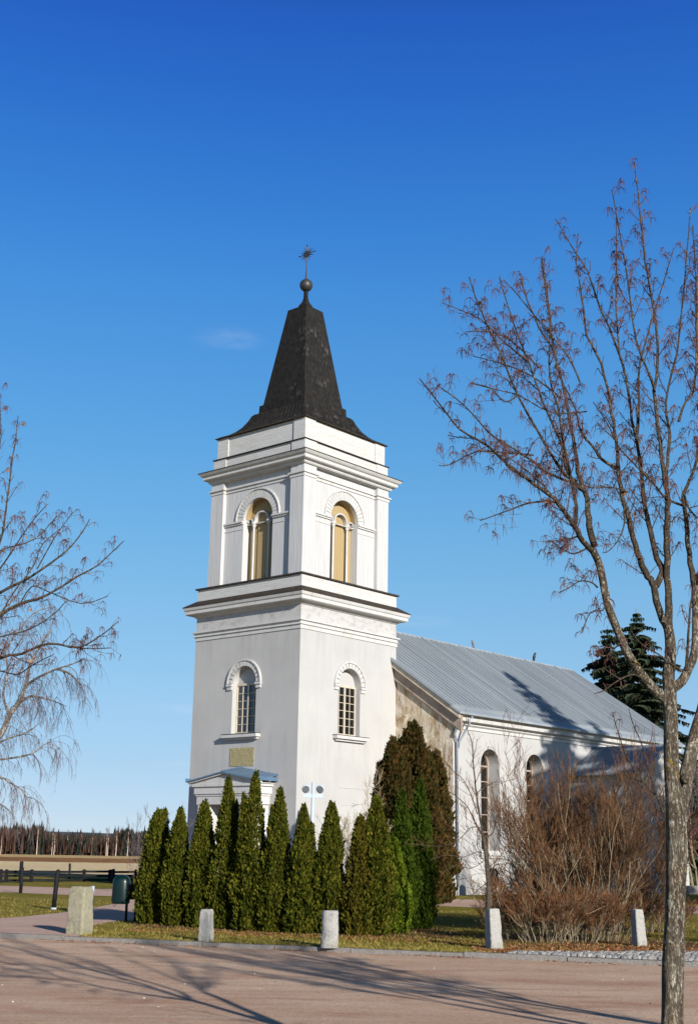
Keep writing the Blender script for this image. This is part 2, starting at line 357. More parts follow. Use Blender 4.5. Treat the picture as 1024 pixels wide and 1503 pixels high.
def m_granite(name, c1, c2, moss=0.0, sc_=30):
    a = NM(name, 0.9, 0.2)
    c = a.mix(a.ramp(a.noise(sc_, 6, 0.75), [(0.35, 0.0), (0.65, 1.0)]), c1, c2)
    d = a.ramp(a.noise(5, 6, 0.7, a.map((1, 1, 0.5))), [(0.5, 0.0), (0.75, 1.0)])
    c = a.mix(a.math('MULTIPLY', d, 0.5), c, tuple(k * 0.55 for k in c1))
    if moss:
        mo = a.math('MULTIPLY', a.ramp(a.noise(9, 6, 0.7), [(0.4, 0.0), (0.6, 1.0)]), a.ramp(a.sep()[2], [(0.0, 1.0), (0.16, 0.15), (0.9, 0.25)]))
        c = a.mix(a.math('MULTIPLY', mo, moss), c, (0.140, 0.140, 0.030))
    a.color(c); a.bump(a.noise(sc_ * 0.5, 7, 0.75), 0.03)
    return a.m
def m_cobble():
    a = NM('cobble_stone', 0.85, 0.3)
    ri = a.n('ShaderNodeNewGeometry').outputs['Random Per Island']
    c = a.ramp(ri, [(0.0, (0.17, 0.17, 0.175)), (0.45, (0.27, 0.27, 0.265)), (0.8, (0.36, 0.34, 0.30)), (1.0, (0.22, 0.19, 0.17))])
    a.color(a.mix(a.math('MULTIPLY', a.noise(35, 5), 0.5), c, (0.14, 0.13, 0.12))); a.bump(a.noise(40, 5), 0.01)
    return a.m
def m_glass(name, c, rough=0.04):
    a = NM(name, rough, 0.8); a.color(a.mix(a.noise(1.2, 3), c, tuple(k * 0.5 for k in c))); a.bump(a.noise(1.6, 2), 0.03, 0.35); return a.m
def m_boards(name, c1, c2, gap=0.2):
    a = NM(name, 0.75, 0.3); x, y, z = a.sep(); t = a.math('ADD', x, y)
    fr = a.math('FRACT', a.math('DIVIDE', t, gap)); line = a.ramp(fr, [(0.0, 1.0), (0.08, 0.0), (1.0, 0.0)])
    g = a.noise(9, 7, 0.7, a.map((3, 3, 0.2)))
    c = a.mix(g, c1, c2); c = a.mix(a.math('MULTIPLY', line, 0.6), c, tuple(k * 0.4 for k in c2))
    a.color(c); a.bump(a.math('SUBTRACT', 1.0, line), 0.01); return a.m

MP = m_plaster(); MT = m_trim(); MF = m_frieze(); MW = m_weathered(); MSH = m_shingle(); MR = m_roof()
MSV = m_siding('painted_boards', 'vertical'); MSHz = m_siding('painted_weatherboard', 'horizontal', (0.50, 0.495, 0.48), 0.085, (0.34, 0.31, 0.24))
MDK = simple('dark_flashing', (0.026, 0.022, 0.019), (0.055, 0.042, 0.031), 5, 0.75, 0.1)
MJ = simple('joint_mortar', (0.22, 0.20, 0.17), (0.30, 0.27, 0.23), 8)  # mortar's own darker tone in the joints between arch blocks
MTAN = m_boards('ochre_boards', (0.37, 0.275, 0.14), (0.29, 0.205, 0.095), 0.17)
MFR = simple('cream_window_paint', (0.50, 0.45, 0.36), (0.40, 0.35, 0.27), 5, 0.7, 0.1)
MGL = m_glass('window_glass', (0.010, 0.016, 0.03)); MGL2 = m_glass('dark_window_glass', (0.010, 0.011, 0.010), 0.12); MGL2.node_tree.nodes['Principled BSDF'].inputs['Specular IOR Level'].default_value = 0.3
MPL = m_field('sandstone_plaque', (0.46, 0.40, 0.22), (0.40, 0.34, 0.18), (0.33, 0.28, 0.15), 6, (1, 1, 6))
MBL = simple('blue_sheet_metal', (0.13, 0.22, 0.33), (0.10, 0.17, 0.26), 3, 0.35, 0.5, 0.0, 0.4)
MDOOR = m_boards('grey_door_boards', (0.36, 0.31, 0.26), (0.27, 0.22, 0.18), 0.14)
MPIPE = simple('zinc_pipe', (0.36, 0.40, 0.45), (0.28, 0.31, 0.35), 4, 0.4, 0.5, 0.0, 0.5)
MIRON = simple('black_iron', (0.02, 0.02, 0.022), (0.035, 0.03, 0.028), 5, 0.5, 0.5)
MBLK = simple('black_painted_wood', (0.007, 0.007, 0.009), (0.015, 0.015, 0.017), 6, 0.7, 0.12, 0.004)
MGREY = simple('light_grey_paint', (0.42, 0.48, 0.55), (0.36, 0.41, 0.47), 4, 0.5, 0.4)
MBIN = simple('green_enamel', (0.0015, 0.014, 0.014), (0.0015, 0.009, 0.010), 3, 0.32, 0.3)
MROAD = m_road(); MGRAV = m_gravel(); MLAWN = m_lawn()
MKERB = m_granite('kerb_granite', (0.24, 0.225, 0.21), (0.17, 0.155, 0.14), 0.0, 24)
MST1 = m_granite('white_granite', (0.40, 0.39, 0.37), (0.28, 0.27, 0.25), 0.35)
MST2 = m_granite('lichened_granite', (0.34, 0.32, 0.24), (0.21, 0.19, 0.13), 0.55)
MCOB = m_cobble()
MBARK = m_bark('maple_bark', (0.035, 0.026, 0.02), (0.25, 0.195, 0.135), (0.54, 0.51, 0.42), 0.10, lich_lo=0.545, scale=30)
MBARK2 = m_bark('branch_bark', (0.05, 0.037, 0.028), (0.19, 0.145, 0.10), (0.36, 0.34, 0.27), 0.05, 0.5, 0.60, 40)
MTWIG = m_isle('maple_twig', [(0.035, 0.022, 0.018), (0.07, 0.042, 0.032), (0.11, 0.07, 0.052)])
MTASS = m_isle('seed_stalk', [(0.045, 0.021, 0.023), (0.08, 0.036, 0.034), (0.12, 0.058, 0.042)])
MDEAD = m_isle('withered_leaf', [(0.22, 0.07, 0.02), (0.36, 0.16, 0.05), (0.45, 0.30, 0.16)], trans=0.3)

# ------------------------------------------------------------------ ground, road, paths, fields (the setting)
def yk(x):
    x = max(-45.0, min(45.0, x)); return 23.47 - 0.328 * x
XS = [-400, -200, -90, -45] + [i * 1.0 for i in range(-40, 41)] + [45, 90, 200, 400]
def strip(name, mat, rows, z, kind='structure'):
    mb = MB(); n = len(XS)
    for fn in rows:
        for x in XS: mb.v.append((x, fn(x), z if not callable(z) else z(fn(x))))
    for i in range(len(rows) - 1):
        for j in range(n - 1):
            a = i * n + j; mb.f.append((a, a + 1, a + 1 + n, a + n)); mb.mi.append(0)
    return tag(mb.build(name, mat), kind=kind)
strip('road', MROAD, [lambda x: yk(x) - 12.4, lambda x: yk(x) - 6, lambda x: yk(x) + 0.06], -0.07)
strip('near_verge', MLAWN, [lambda x: -60.0, lambda x: yk(x) - 24, lambda x: yk(x) - 12.55], 0.0)
strip('lawn', MLAWN, [lambda x: yk(x) + 0.12] + [(lambda x, t=t: yk(x) + 0.12 + (75 - yk(x)) * t) for t in (0.1, 0.25, 0.5, 0.8)] + [lambda x: 78.0], 0.0)
def prof(y):
    P = [(78, 0.0), (100, -0.35), (170, -0.85), (249.5, -1.4), (252, -0.62), (262, -0.66), (320, -1.5), (500, -1.8), (900, -1.2), (3200, 8.0)]
    for (a, za), (b, zb) in zip(P, P[1:]):
        if y <= b: return za + (zb - za) * (y - a) / (b - a)
    return P[-1][1]
XS_near = XS
XS = [-3000, -1500, -700, -300] + [i * 10.0 for i in range(-20, 21)] + [300, 700, 1500, 3000]
f_ = lambda v: (lambda x: v)
strip('rough_grass', m_field('rough_grass', (0.20, 0.18, 0.055), (0.30, 0.25, 0.10), (0.14, 0.13, 0.035), 0.5), [f_(78), f_(86)], prof)
strip('stubble_field', m_field('pale_stubble', (0.80, 0.61, 0.34), (0.62, 0.45, 0.23), (0.88, 0.72, 0.45), 0.12), [f_(86), f_(100), f_(130), f_(170), f_(249.5)], prof)
strip('field_bank', m_field('bank_earth', (0.13, 0.062, 0.028), (0.20, 0.10, 0.045), (0.25, 0.17, 0.08), 0.6), [f_(249.5), f_(252)], prof)
strip('far_meadow', m_field('dry_meadow', (0.60, 0.43, 0.20), (0.46, 0.30, 0.12), (0.36, 0.27, 0.09), 0.05), [f_(252), f_(262), f_(320), f_(500), f_(900), f_(3200)], prof)
XS = XS_near
# kerb: separate granite lengths with joints, one object
mb = MB(); x = -45.0; du = Vector((1, -0.328, 0)).normalized(); dn = Vector((0.328, 1, 0)).normalized()
while x < 45:
    ln = random.uniform(1.3, 2.1); x2 = x + ln * du.x
    a = Vector((x + 0.008, yk(x + 0.008), 0)); c = a + du * (ln - 0.03) * 0.5 + dn * 0.04
    zt = 0.012 + random.uniform(-0.012, 0.01)
    mb.obox(c + Vector((0, 0, (zt - 0.25) / 2)) + dn * random.uniform(-0.012, 0.012), du * (ln - 0.016) / 2, dn * 0.075, Vector((0, 0, (zt + 0.25) / 2)))
    mb.obox(c - dn * 12.5 + Vector((0, 0, (zt - 0.25) / 2)), du * (ln - 0.016) / 2, dn * 0.075, Vector((0, 0, (zt + 0.25) / 2)))
    x = x2
kerb = tag(mb.build('kerb', MKERB), kind='structure')

def sheet(name, pts, mat, z=0.004):
    bm_ = MB(); bm_.poly([(p[0], p[1], z) for p in pts]); return tag(bm_.build(name, mat), kind='structure')
ga = lambda px, py: (gnd(px, py).x, gnd(px, py).y)
pathA = [(-40, yk(-40) + 0.13), (-9.5, yk(-9.5) + 0.13), (-6.6, yk(-6.6) + 0.13), (gnd(128, 1371).x, yk(gnd(128, 1371).x) + 0.13), ga(127, 1363), ga(140, 1358), ga(160, 1354), ga(200, 1350), (-3.2, 36.0), (-0.5, 43.2), (-6.0, 45.2), (-6.9, 42.0), ga(163, 1328), ga(137, 1333), ga(90, 1340), ga(34, 1346), ga(0, 1348), (-12, 33.5), (-40, 46)]
sheet('side_path', pathA, MGRAV, 0.008)
lo = lambda x: 42.95 - 0.36 * x
hi = lambda x: 49.7 - 0.36 * x
pb = [(x, lo(x) + 0.25 * math.sin(x * 0.9)) for x in range(-45, 36, 1)] + [(x, hi(x) + 0.2 * math.sin(x * 1.3)) for x in range(35, -46, -1)]
sheet('church_path', pb, MGRAV, 0.004)

MSOIL = m_field('bare_soil', (0.16, 0.085, 0.045), (0.22, 0.12, 0.06), (0.10, 0.06, 0.03), 3, (1, 1, 1))
bed = [(-4.6, 28.7), (-3.0, 27.9), (-1.0, 27.0), (0.8, 26.5), (2.2, 26.6), (2.6, 27.6), (2.0, 29.5), (-1.0, 29.6), (-4.4, 31.2)]
def ragged(P, s):
    out = []
    for i in range(len(P)):
        a, b = Vector(P[i]), Vector(P[(i + 1) % len(P)]); n_ = max(2, int((b - a).length / 0.15))
        for k in range(n_):
            q = a.lerp(b, k / n_); out.append((q.x + s * noise.noise(Vector((q.x * 3, q.y * 3, 1))), q.y + s * noise.noise(Vector((q.x * 3, q.y * 3, 5)))))
    return out
sheet('hedge_bed', ragged(bed, 0.35), MSOIL, 0.004)
sheet('shrub_bed', ragged([(3.0, 24.6), (4.2, 24.2), (5.6, 23.7), (7.0, 23.4), (8.0, 25.0), (6.0, 28.0), (3.6, 28.5), (2.7, 26.5)], 0.4), MSOIL, 0.004)

cp = [(2.7, yk(2.7) + 0.13)]
for i in range(0, 28): x = 2.7 + i * 0.5; cp.append((x, yk(x) + 0.13))
for i in range(27, -1, -1): x = 2.7 + i * 0.5; cp.append((x + 0.6, yk(x) + 0.2 + min(2.0, (x - 2.7) * 0.66)))
sheet('cobble_bedding', cp, simple('dark_joint_sand', (0.07, 0.055, 0.04), (0.11, 0.085, 0.06), 12), 0.008)
# cobbled patch behind the kerb on the right
mb = MB(); random.seed(3)
for i in range(-2, 400):
    s = i * 0.082
    wmax = min(1.9, max(0.0, (s - 0.0) * 0.62))
    j = 0.0
    while j < wmax:
        r = random.uniform(0.050, 0.078)
        p = Vector((2.75 + s * du.x, 0, 0)); p.y = yk(p.x) + 0.2; p = p + dn * (j + random.uniform(0, 0.03)) + du * random.uniform(-0.02, 0.02)
        n0 = len(mb.v); k = 7; ph = random.random() * 6; ex = random.uniform(0.85, 1.15); h = random.uniform(0.038, 0.062)
        rs = []
        for rr, zz in ((1.0, 0.0), (0.94, 0.6), (0.6, 0.93)):
            rs.append([(p.x + math.cos(ph + 2 * math.pi * q / k) * r * rr * ex, p.y + math.sin(ph + 2 * math.pi * q / k) * r * rr / ex, 0.001 + h * zz) for q in range(k)])
        mb.rings(rs, False, True)
        j += r * 1.95
tag(mb.build('cobbled_paving', MCOB, smooth=False), kind='structure')

# far hills
mb = MB(); n = 90
for i in range(n):
    x = -3500 + 7000 * i / (n - 1); h = 38 + 26 * noise.noise(Vector((x * 0.0011, 3, 0))) + 10 * noise.noise(Vector((x * 0.006, 1, 0)))
    mb.v += [(x, 3100, -5), (x, 3300, h), (x, 3700, h * 0.9), (x, 4200, -5)]
for i in range(n - 1):
    for k in range(3): mb.f.append((4 * i + k, 4 * i + 4 + k, 4 * i + 5 + k, 4 * i + 1 + k)); mb.mi.append(0)
tag(mb.build('hills', simple('distant_wooded_hill', (0.05, 0.075, 0.085), (0.04, 0.06, 0.07), 0.01, 0.9)), kind='structure')

# ------------------------------------------------------------------ church
CH = (-2.129, 54.0, 0.0); CROT = R(-40.865)
church = thing('church', 'white church with square belfry tower, dark spire and grey metal nave roof', 'church', CH, CROT)
_cc, _cs = math.cos(CROT), math.sin(CROT)
def wor(x, y, z=0.0): return Vector((CH[0] + x * _cc - y * _cs, CH[1] + x * _cs + y * _cc, z))

# 2-D wall panels: (s, z, depth) mapped onto a face of the building
def face_map(side, off, cx=0.0, cy=0.0):
    # side: 'L' = y = cy - off, facing -y ; 'R' = x = cx + off, facing +x ; 'B' facing +y ; 'W' facing -x
    if side == 'L': return lambda s, z, d: (cx + s, cy - off + d, z)
    if side == 'R': return lambda s, z, d: (cx + off - d, cy + s, z)
    if side == 'B': return lambda s, z, d: (cx - s, cy + off - d, z)
    return lambda s, z, d: (cx - off + d, cy - s, z)
def arch_pts(sc_, w_, zr, n=20): return [(sc_ + w_ * math.cos(math.pi - math.pi * i / n), zr + w_ * math.sin(math.pi * i / n)) for i in range(n + 1)]
def wall_panel(mb, F, s0, s1, z0, z1, op=None, depth=0.3, mi=0, rmi=None):
    q = lambda a, b, c, d: mb.poly([F(*a), F(*b), F(*c), F(*d)], mi)
    if op is None: q((s0, z0, 0), (s1, z0, 0), (s1, z1, 0), (s0, z1, 0)); return
    c, w_, zs, zr = op
    q((s0, z0, 0), (c - w_, z0, 0), (c - w_, z1, 0), (s0, z1, 0)); q((c + w_, z0, 0), (s1, z0, 0), (s1, z1, 0), (c + w_, z1, 0))
    q((c - w_, z0, 0), (c + w_, z0, 0), (c + w_, zs, 0), (c - w_, zs, 0))
    ap = arch_pts(c, w_, zr)
    for (a, za), (b, zb) in zip(ap, ap[1:]): q((a, za, 0), (b, zb, 0), (b, z1, 0), (a, z1, 0))
    path = [(c - w_, zs)] + ap + [(c + w_, zs), (c - w_, zs)]
    rm = mi if rmi is None else rmi
    for (a, za), (b, zb) in zip(path, path[1:]): mb.poly([F(a, za, 0), F(a, za, depth), F(b, zb, depth), F(b, zb, 0)], rm)
def fbox(mb, F, s0, s1, z0, z1, d0, d1, mi=0):      # box on a face, d negative = proud of the wall
    P = [F(s, z, d) for d in (d0, d1) for s, z in ((s0, z0), (s1, z0), (s1, z1), (s0, z1))]
    n = len(mb.v); mb.v.extend(P)
    for q in ((0,1,2,3),(7,6,5,4),(0,4,5,1),(1,5,6,2),(2,6,7,3),(3,7,4,0)): mb.f.append(tuple(n + i for i in q)); mb.mi.append(mi)
def ring_arch(mb, F, c, zr, r0, r1, d0, d1, n, gap=0.0, a0=0.0, a1=math.pi, mi=0, sub=2):
    for i in range(n):
        t0 = a0 + (a1 - a0) * i / n + gap / 2; t1 = a0 + (a1 - a0) * (i + 1) / n - gap / 2
        for k in range(sub):
            u0 = t0 + (t1 - t0) * k / sub; u1 = t0 + (t1 - t0) * (k + 1) / sub
            pt = lambda r, t, d: F(c + r * math.cos(t), zr + r * math.sin(t), d)
            v = [pt(r0, u0, d0), pt(r1, u0, d0), pt(r1, u1, d0), pt(r0, u1, d0), pt(r0, u0, d1), pt(r1, u0, d1), pt(r1, u1, d1), pt(r0, u1, d1)]
            nn = len(mb.v); mb.v.extend(v)
            for q in ((0,1,2,3),(0,3,7,4),(1,5,6,2)): mb.f.append(tuple(nn + i for i in q)); mb.mi.append(mi)
            if k == 0: mb.f.append((nn, nn + 4, nn + 5, nn + 1)); mb.mi.append(mi)
            if k == sub - 1: mb.f.append((nn + 3, nn + 2, nn + 6, nn + 7)); mb.mi.append(mi)

# lower tower walls
mb = MB()
for side in 'LRBW':
    F = face_map(side, 3.0)
    wall_panel(mb, F, -3, 3, 0, 10.05, (0.0, 0.67, 6.08, 8.1) if side in 'LR' else None, 0.34)
mb.square_profile([(3.06, 0.0), (3.06, 0.55), (3.003, 0.6)])
mb.build('tower_wall', MP, church)
mb = MB(); mb.square_profile([(3.0, 10.05), (3.035, 10.05), (3.035, 10.20), (3.09, 10.215), (3.09, 10.235), (3.05, 10.26), (3.05, 10.34), (3.13, 10.37), (3.13, 10.43), (3.0, 10.45)])
mb.build('string_course', MT, church)
mb = MB(); mb.square_profile([(3.0, 10.45), (3.0, 11.05)]); mb.build('frieze', MF, church)
mb = MB(); mb.square_profile([(3.0, 11.02), (3.05, 11.03), (3.09, 11.10), (3.30, 11.13), (3.36, 11.17), (3.36, 11.30), (3.40, 11.33), (3.43, 11.42), (3.43, 11.46), (3.0, 11.46)])
mb.build('main_cornice', MT, church)
mb = MB(); mb.square_profile([(3.455, 11.452), (3.455, 11.475), (3.02, 11.76), (3.0, 11.76)]); mb.build('cornice_flashing', MDK, church)
mb = MB(); mb.square_profile([(3.0, 11.7), (3.0, 12.27)]); mb.build('belfry_plinth', MSHz, church)
mb = MB(); mb.square_profile([(3.0, 12.24), (3.09, 12.24), (3.09, 12.30), (2.6, 12.37)]); mb.build('plinth_flashing', MDK, church)

# belfry
mb = MB()
for side in 'LRBW':
    F = face_map(side, 2.56)
    wall_panel(mb, F, -2.0, 2.0, 12.33, 16.98, (0.0, 0.86, 12.36, 15.08), 0.5)
mb.build('belfry_wall', MSV, church)
for sx in (-1, 1):
    for sy in (-1, 1):
        mb = MB(); a, b = (1.98, 2.73)
        x0, x1 = (a, b) if sx > 0 else (-b, -a); y0, y1 = (a, b) if sy > 0 else (-b, -a)
        mb.box(x0, x1, y0, y1, 12.33, 16.98); mb.build('corner_pilaster', MSV, church)
mb = MB(); mb.square_profile([(2.55, 16.42), (2.60, 16.43), (2.60, 16.55), (2.66, 16.56), (2.66, 16.62), (2.55, 16.64)])
for sx in (-1, 1):
    for sy in (-1, 1):
        cx0, cy0 = sx * 2.355, sy * 2.355
        mb.rings([[(cx0 - h, cy0 - h, z), (cx0 + h, cy0 - h, z), (cx0 + h, cy0 + h, z), (cx0 - h, cy0 + h, z)] for h, z in ((0.37, 16.42), (0.405, 16.425), (0.405, 16.552), (0.465, 16.562), (0.465, 16.625), (0.37, 16.65))], False, False)
mb.build('belfry_band', MT, church)
mb = MB(); mb.square_profile([(2.56, 16.93), (2.80, 16.95), (2.84, 17.0), (2.84, 17.06), (2.98, 17.09), (3.02, 17.13), (3.02, 17.24), (3.10, 17.29), (3.16, 17.37), (3.16, 17.40), (2.6, 17.40)])
mb.build('belfry_cornice', MT, church)
mb = MB(); mb.square_profile([(3.185, 17.395), (3.185, 17.425), (2.6, 17.50)]); mb.build('belfry_cornice_flashing', MDK, church)
mb = MB(); mb.square_profile([(2.66, 17.42), (2.66, 18.02)]); mb.square_profile([(2.55, 18.05), (2.55, 19.02)])
for sx in (-1, 1):
    for sy in (-1, 1):
        for (a, b, z0, z1) in ((1.95, 2.70, 17.42, 18.018), (1.95, 2.60, 18.07, 19.0)):
            x0, x1 = (a, b) if sx > 0 else (-b, -a); y0, y1 = (a, b) if sy > 0 else (-b, -a)
            mb.box(x0, x1, y0, y1, z0, z1)
mb.build('parapet', MSHz, church)
mb = MB(); mb.square_profile([(2.6, 18.02), (2.75, 18.02), (2.75, 18.055), (2.5, 18.08)]); mb.build('parapet_ledge', MDK, church)
for side in 'LRBW':
    F = face_map(side, 2.56)
    for s0, s1 in ((-1.985, -0.865), (0.865, 1.985)):
        im = MB()
        fbox(im, F, s0, s1, 14.93, 15.0, -0.06, 0.01); fbox(im, F, s0, s1, 15.0, 15.07, -0.11, 0.01)
        fbox(im, F, s0, s1, 14.70, 14.73, -0.02, 0.01)
        im.build('impost_band', MT, church)
    if side in 'LR':
        wd = thing_part = bpy.data.objects.new('belfry_opening', None); col.objects.link(wd); wd.parent = church
        ar = MB(); ring_arch(ar, F, 0, 15.08, 0.865, 1.23, -0.035, 0.02, 21, 0.022); ring_arch(ar, F, 0, 15.08, 1.232, 1.285, -0.075, 0.02, 14, 0.0)
        ar.build('archivolt', MT, wd)
        jn = MB(); ring_arch(jn, F, 0, 15.08, 0.863, 1.231, -0.012, 0.02, 12, 0.0); jn.build('archivolt_joints', MJ, wd)
        # ochre infill of boards
        bd = MB(); ap = arch_pts(0, 0.86, 15.08)
        bd.poly([F(-0.86, 12.36, 0.38)] + [F(a, z, 0.38) for a, z in ap] + [F(0.86, 12.36, 0.38)])
        fbox(bd, F, -0.30, 0.30, 12.36, 15.0, 0.34, 0.381)
        bd.build('ochre_shutter', MTAN, wd)
        # ochre reveal lining under the arch
        ln = MB(); ring_arch(ln, F, 0, 15.08, 0.845, 0.86, 0.12, 0.38, 16, 0.0, R(4), R(176)); ln.build('arch_lining', MTAN, wd)
        tr = MB()
        for cxx in (-0.44, 0.44):
            prof_ = [(0.075, 12.36), (0.075, 12.44), (0.05, 12.5), (0.045, 14.72), (0.06, 14.76), (0.085, 14.82), (0.085, 14.86), (0.12, 14.92), (0.12, 14.99)]
            tr.rings([[F(cxx + r * math.cos(q * math.pi / 5), z, 0.22 + r * math.sin(q * math.pi / 5)) for q in range(10)] for r, z in prof_], True, True)
        fbox(tr, F, -0.86, 0.86, 14.90, 14.935, 0.2, 0.3)
        ring_arch(tr, F, 0, 15.0, 0.37, 0.425, 0.17, 0.36, 14, 0.0)
        for sg in (-1, 1): ring_arch(tr, F, sg * 0.655, 15.0, 0.125, 0.165, 0.18, 0.36, 8, 0.0)
        tr.build('tracery', MT, wd)
        for sg in (-1, 1):
            pass
        sl = MB(); fbox(sl, F, -0.9, 0.9, 12.33, 12.365, -0.02, 0.38); sl.build('sill', MDK, wd)
    else:
        bd = MB(); ap = arch_pts(0, 0.86, 15.08)
        bd.poly([F(-0.86, 12.36, 0.38)] + [F(a, z, 0.38) for a, z in ap] + [F(0.86, 12.36, 0.38)]); bd.build('rear_shutter', MTAN, church)

# tower windows
for side in 'LR':
    F = face_map(side, 3.0)
    wd = bpy.data.objects.new('tower_window', None); col.objects.link(wd); wd.parent = church
    ar = MB(); ring_arch(ar, F, 0, 8.1, 0.69, 0.90, -0.05, 0.02, 13, 0.05); ring_arch(ar, F, 0, 8.1, 0.902, 0.965, -0.085, 0.02, 13, 0.0)
    for sg in (-1, 1):
        s0, s1 = sorted((sg * 0.69, sg * 0.945)); fbox(ar, F, s0, s1, 7.86, 7.985, -0.06, 0.01)
        fbox(ar, F, s0 - 0.03, s1 + 0.03, 8.0, 8.085, -0.10, 0.01)
    ar.build('archivolt', MT, wd)
    jn = MB(); ring_arch(jn, F, 0, 8.1, 0.675, 0.901, -0.02, 0.02, 12, 0.0); jn.build('archivolt_joints', MJ, wd)
    lu = MB(); ap = arch_pts(0, 0.67, 8.1); lu.poly([F(-0.67, 8.1, 0.30)] + [F(a, z, 0.30) for a, z in ap[1:-1]] + [F(0.67, 8.1, 0.30)]); fbox(lu, F, -0.67, 0.67, 8.02, 8.17, 0.29, 0.34)
    lu.build('blind_arch', MP, wd)
    fr = MB(); D0, D1 = 0.235, 0.31; zb, zt = 6.10, 8.10
    for s0, s1 in ((-0.67, -0.615), (0.615, 0.67), (-0.04, 0.04)): fbox(fr, F, s0, s1, zb, zt, D0, D1)
    fbox(fr, F, -0.615, 0.615, zt - 0.07, zt + 0.02, D0 + .002, D1); fbox(fr, F, -0.615, 0.615, zb, zb + 0.07, D0 + .002, D1)
    for sg in (-1, 1):
        fbox(fr, F, sg * 0.3275 - 0.011, sg * 0.3275 + 0.011, zb + 0.07, zt - 0.07, D0 + 0.02, D1)
        for k in range(1, 6):
            z = zb + 0.07 + (zt - zb - 0.14) * k / 6; s0, s1 = sorted((sg * 0.04, sg * 0.615)); fbox(fr, F, s0, s1, z - 0.011, z + 0.011, D0 + 0.022, D1)
    fr.build('frame', MFR, wd)
    gl = MB(); gl.poly([F(-0.66, zb, 0.285), F(0.66, zb, 0.285), F(0.66, zt, 0.285), F(-0.66, zt, 0.285)]); gl.build('glass', MGL if side == 'L' else MGL2, wd)
    sl = MB(); fbox(sl, F, -0.98, 0.98, 5.92, 6.05, -0.24, 0.1); fbox(sl, F, -0.90, 0.90, 5.84, 5.918, -0.13, 0.1); fbox(sl, F, -1.0, 1.0, 6.052, 6.07, -0.26, 0.3, 1)
    sl.build('sill', [MT, MDK], wd)
F = face_map('L', 3.0); mb = MB(); fbox(mb, F, -0.66, 0.68, 4.80, 5.52, -0.02, 0.02); mb.build('plaque', MPL, church)
plq = [o for o in church.children if o.name.startswith('plaque')][0]; MLET = simple('worn_lettering', (0.33, 0.28, 0.15))
for k in range(8):
    mb = MB(); z = 5.44 - k * 0.078; s = -0.58
    while s < 0.58:
        l_ = random.uniform(0.03, 0.11); fbox(mb, F, s, min(s + l_, 0.60), z - 0.028, z - 0.01, -0.0225, -0.01); s += l_ + 0.03
    mb.build('inscription_line', MLET, plq)
F = face_map('R', 3.0)                      # faint blind panel below the window on the sunny side
mb = MB(); fbox(mb, F, -0.55, 1.9, 4.02, 4.05, -0.015, 0.01); mb.build('plaster_moulding', MP, church)

# spire
mb = MB()
def sq(h, z, n=5):
    P = [(-h, -h), (h, -h), (h, h), (-h, h)]
    return [(P[i][0], P[i][1], z) for i in range(4)]
prof_s = [(2.66, 19.03), (2.66, 19.06), (2.35, 19.20), (2.10, 19.38), (1.88, 19.62), (1.70, 19.92), (1.60, 20.16), (1.52, 20.24), (1.38, 20.26), (1.36, 20.66), (1.25, 20.68), (0.56, 25.30)]
mb.rings([sq(h, z) for h, z in prof_s], True, True)
mb.build('spire', MSH, church); spire = [o for o in church.children if o.name.startswith('spire')][0]
mb = MB(); mb.square_profile([(2.45, 19.0), (2.70, 19.01), (2.70, 19.045), (2.5, 19.05)]); mb.build('eave_edge', MDK, spire)
mb = MB()                                   # seams of the flared skirt
for side in 'LRBW':
    for k in range(-8, 9):
        pts = []
        for h, z in prof_s[1:8]:
            Fk = face_map(side, h + 0.004); pts.append(Vector(Fk(k / 8.5 * h, z, 0)))
        mb.tube(pts, 0.018, 4)
mb.build('skirt_seam', MSH, spire)
mb = MB()
mb.rings([[(h * math.cos(math.pi / 4 + q * math.pi / 2) * 1.414, h * math.sin(math.pi / 4 + q * math.pi / 2) * 1.414, z) for q in range(4)] for h, z in ((0.57, 25.29), (0.24, 25.44), (0.225, 25.55), (0.12, 25.75), (0.075, 25.95), (0.07, 26.4))], True, True)
mb.build('spire_cap', MSH, spire)
mb = MB(); rs = []
for i in range(1, 12):
    t = math.pi * i / 12; rs.append([(0.30 * math.sin(t) * math.cos(q * math.pi / 10), 0.30 * math.sin(t) * math.sin(q * math.pi / 10), 26.58 - 0.30 * math.cos(t)) for q in range(20)])
mb.rings(rs); mb.build('finial_ball', MIRON, spire, smooth=True)
mb = MB(); V = Vector
mb.tube([V((0, 0, 26.85)), V((0, 0, 27.3)), V((0, 0, 28.0)), V((0, 0, 28.58))], [0.055, 0.03, 0.018, 0.018], 8, True)
mb.tube([V((-0.48, 0, 28.15)), V((0.48, 0, 28.15))], 0.018, 6, True)
for e in (V((-0.48, 0, 28.15)), V((0.48, 0, 28.15)), V((0, 0, 28.58))): mb.obox(e, V((0.022, 0, 0.022)), V((0, 0.015, 0)), V((-0.022, 0, 0.022)))
for k in range(16):
    t = k * math.pi / 8 + 0.05; r = 0.40 if k % 2 else 0.33
    mb.tube([V((0.05 * math.cos(t), 0, 28.15 + 0.05 * math.sin(t))), V((r * math.cos(t), 0, 28.15 + r * math.sin(t)))], [0.034, 0.016], 4, True)
mb.rings([[(0.15 * math.cos(q * math.pi / 8), y, 28.15 + 0.15 * math.sin(q * math.pi / 8)) for q in range(16)] for y in (-0.03, 0.03)])
mb.build('spire_cross', MIRON, spire)

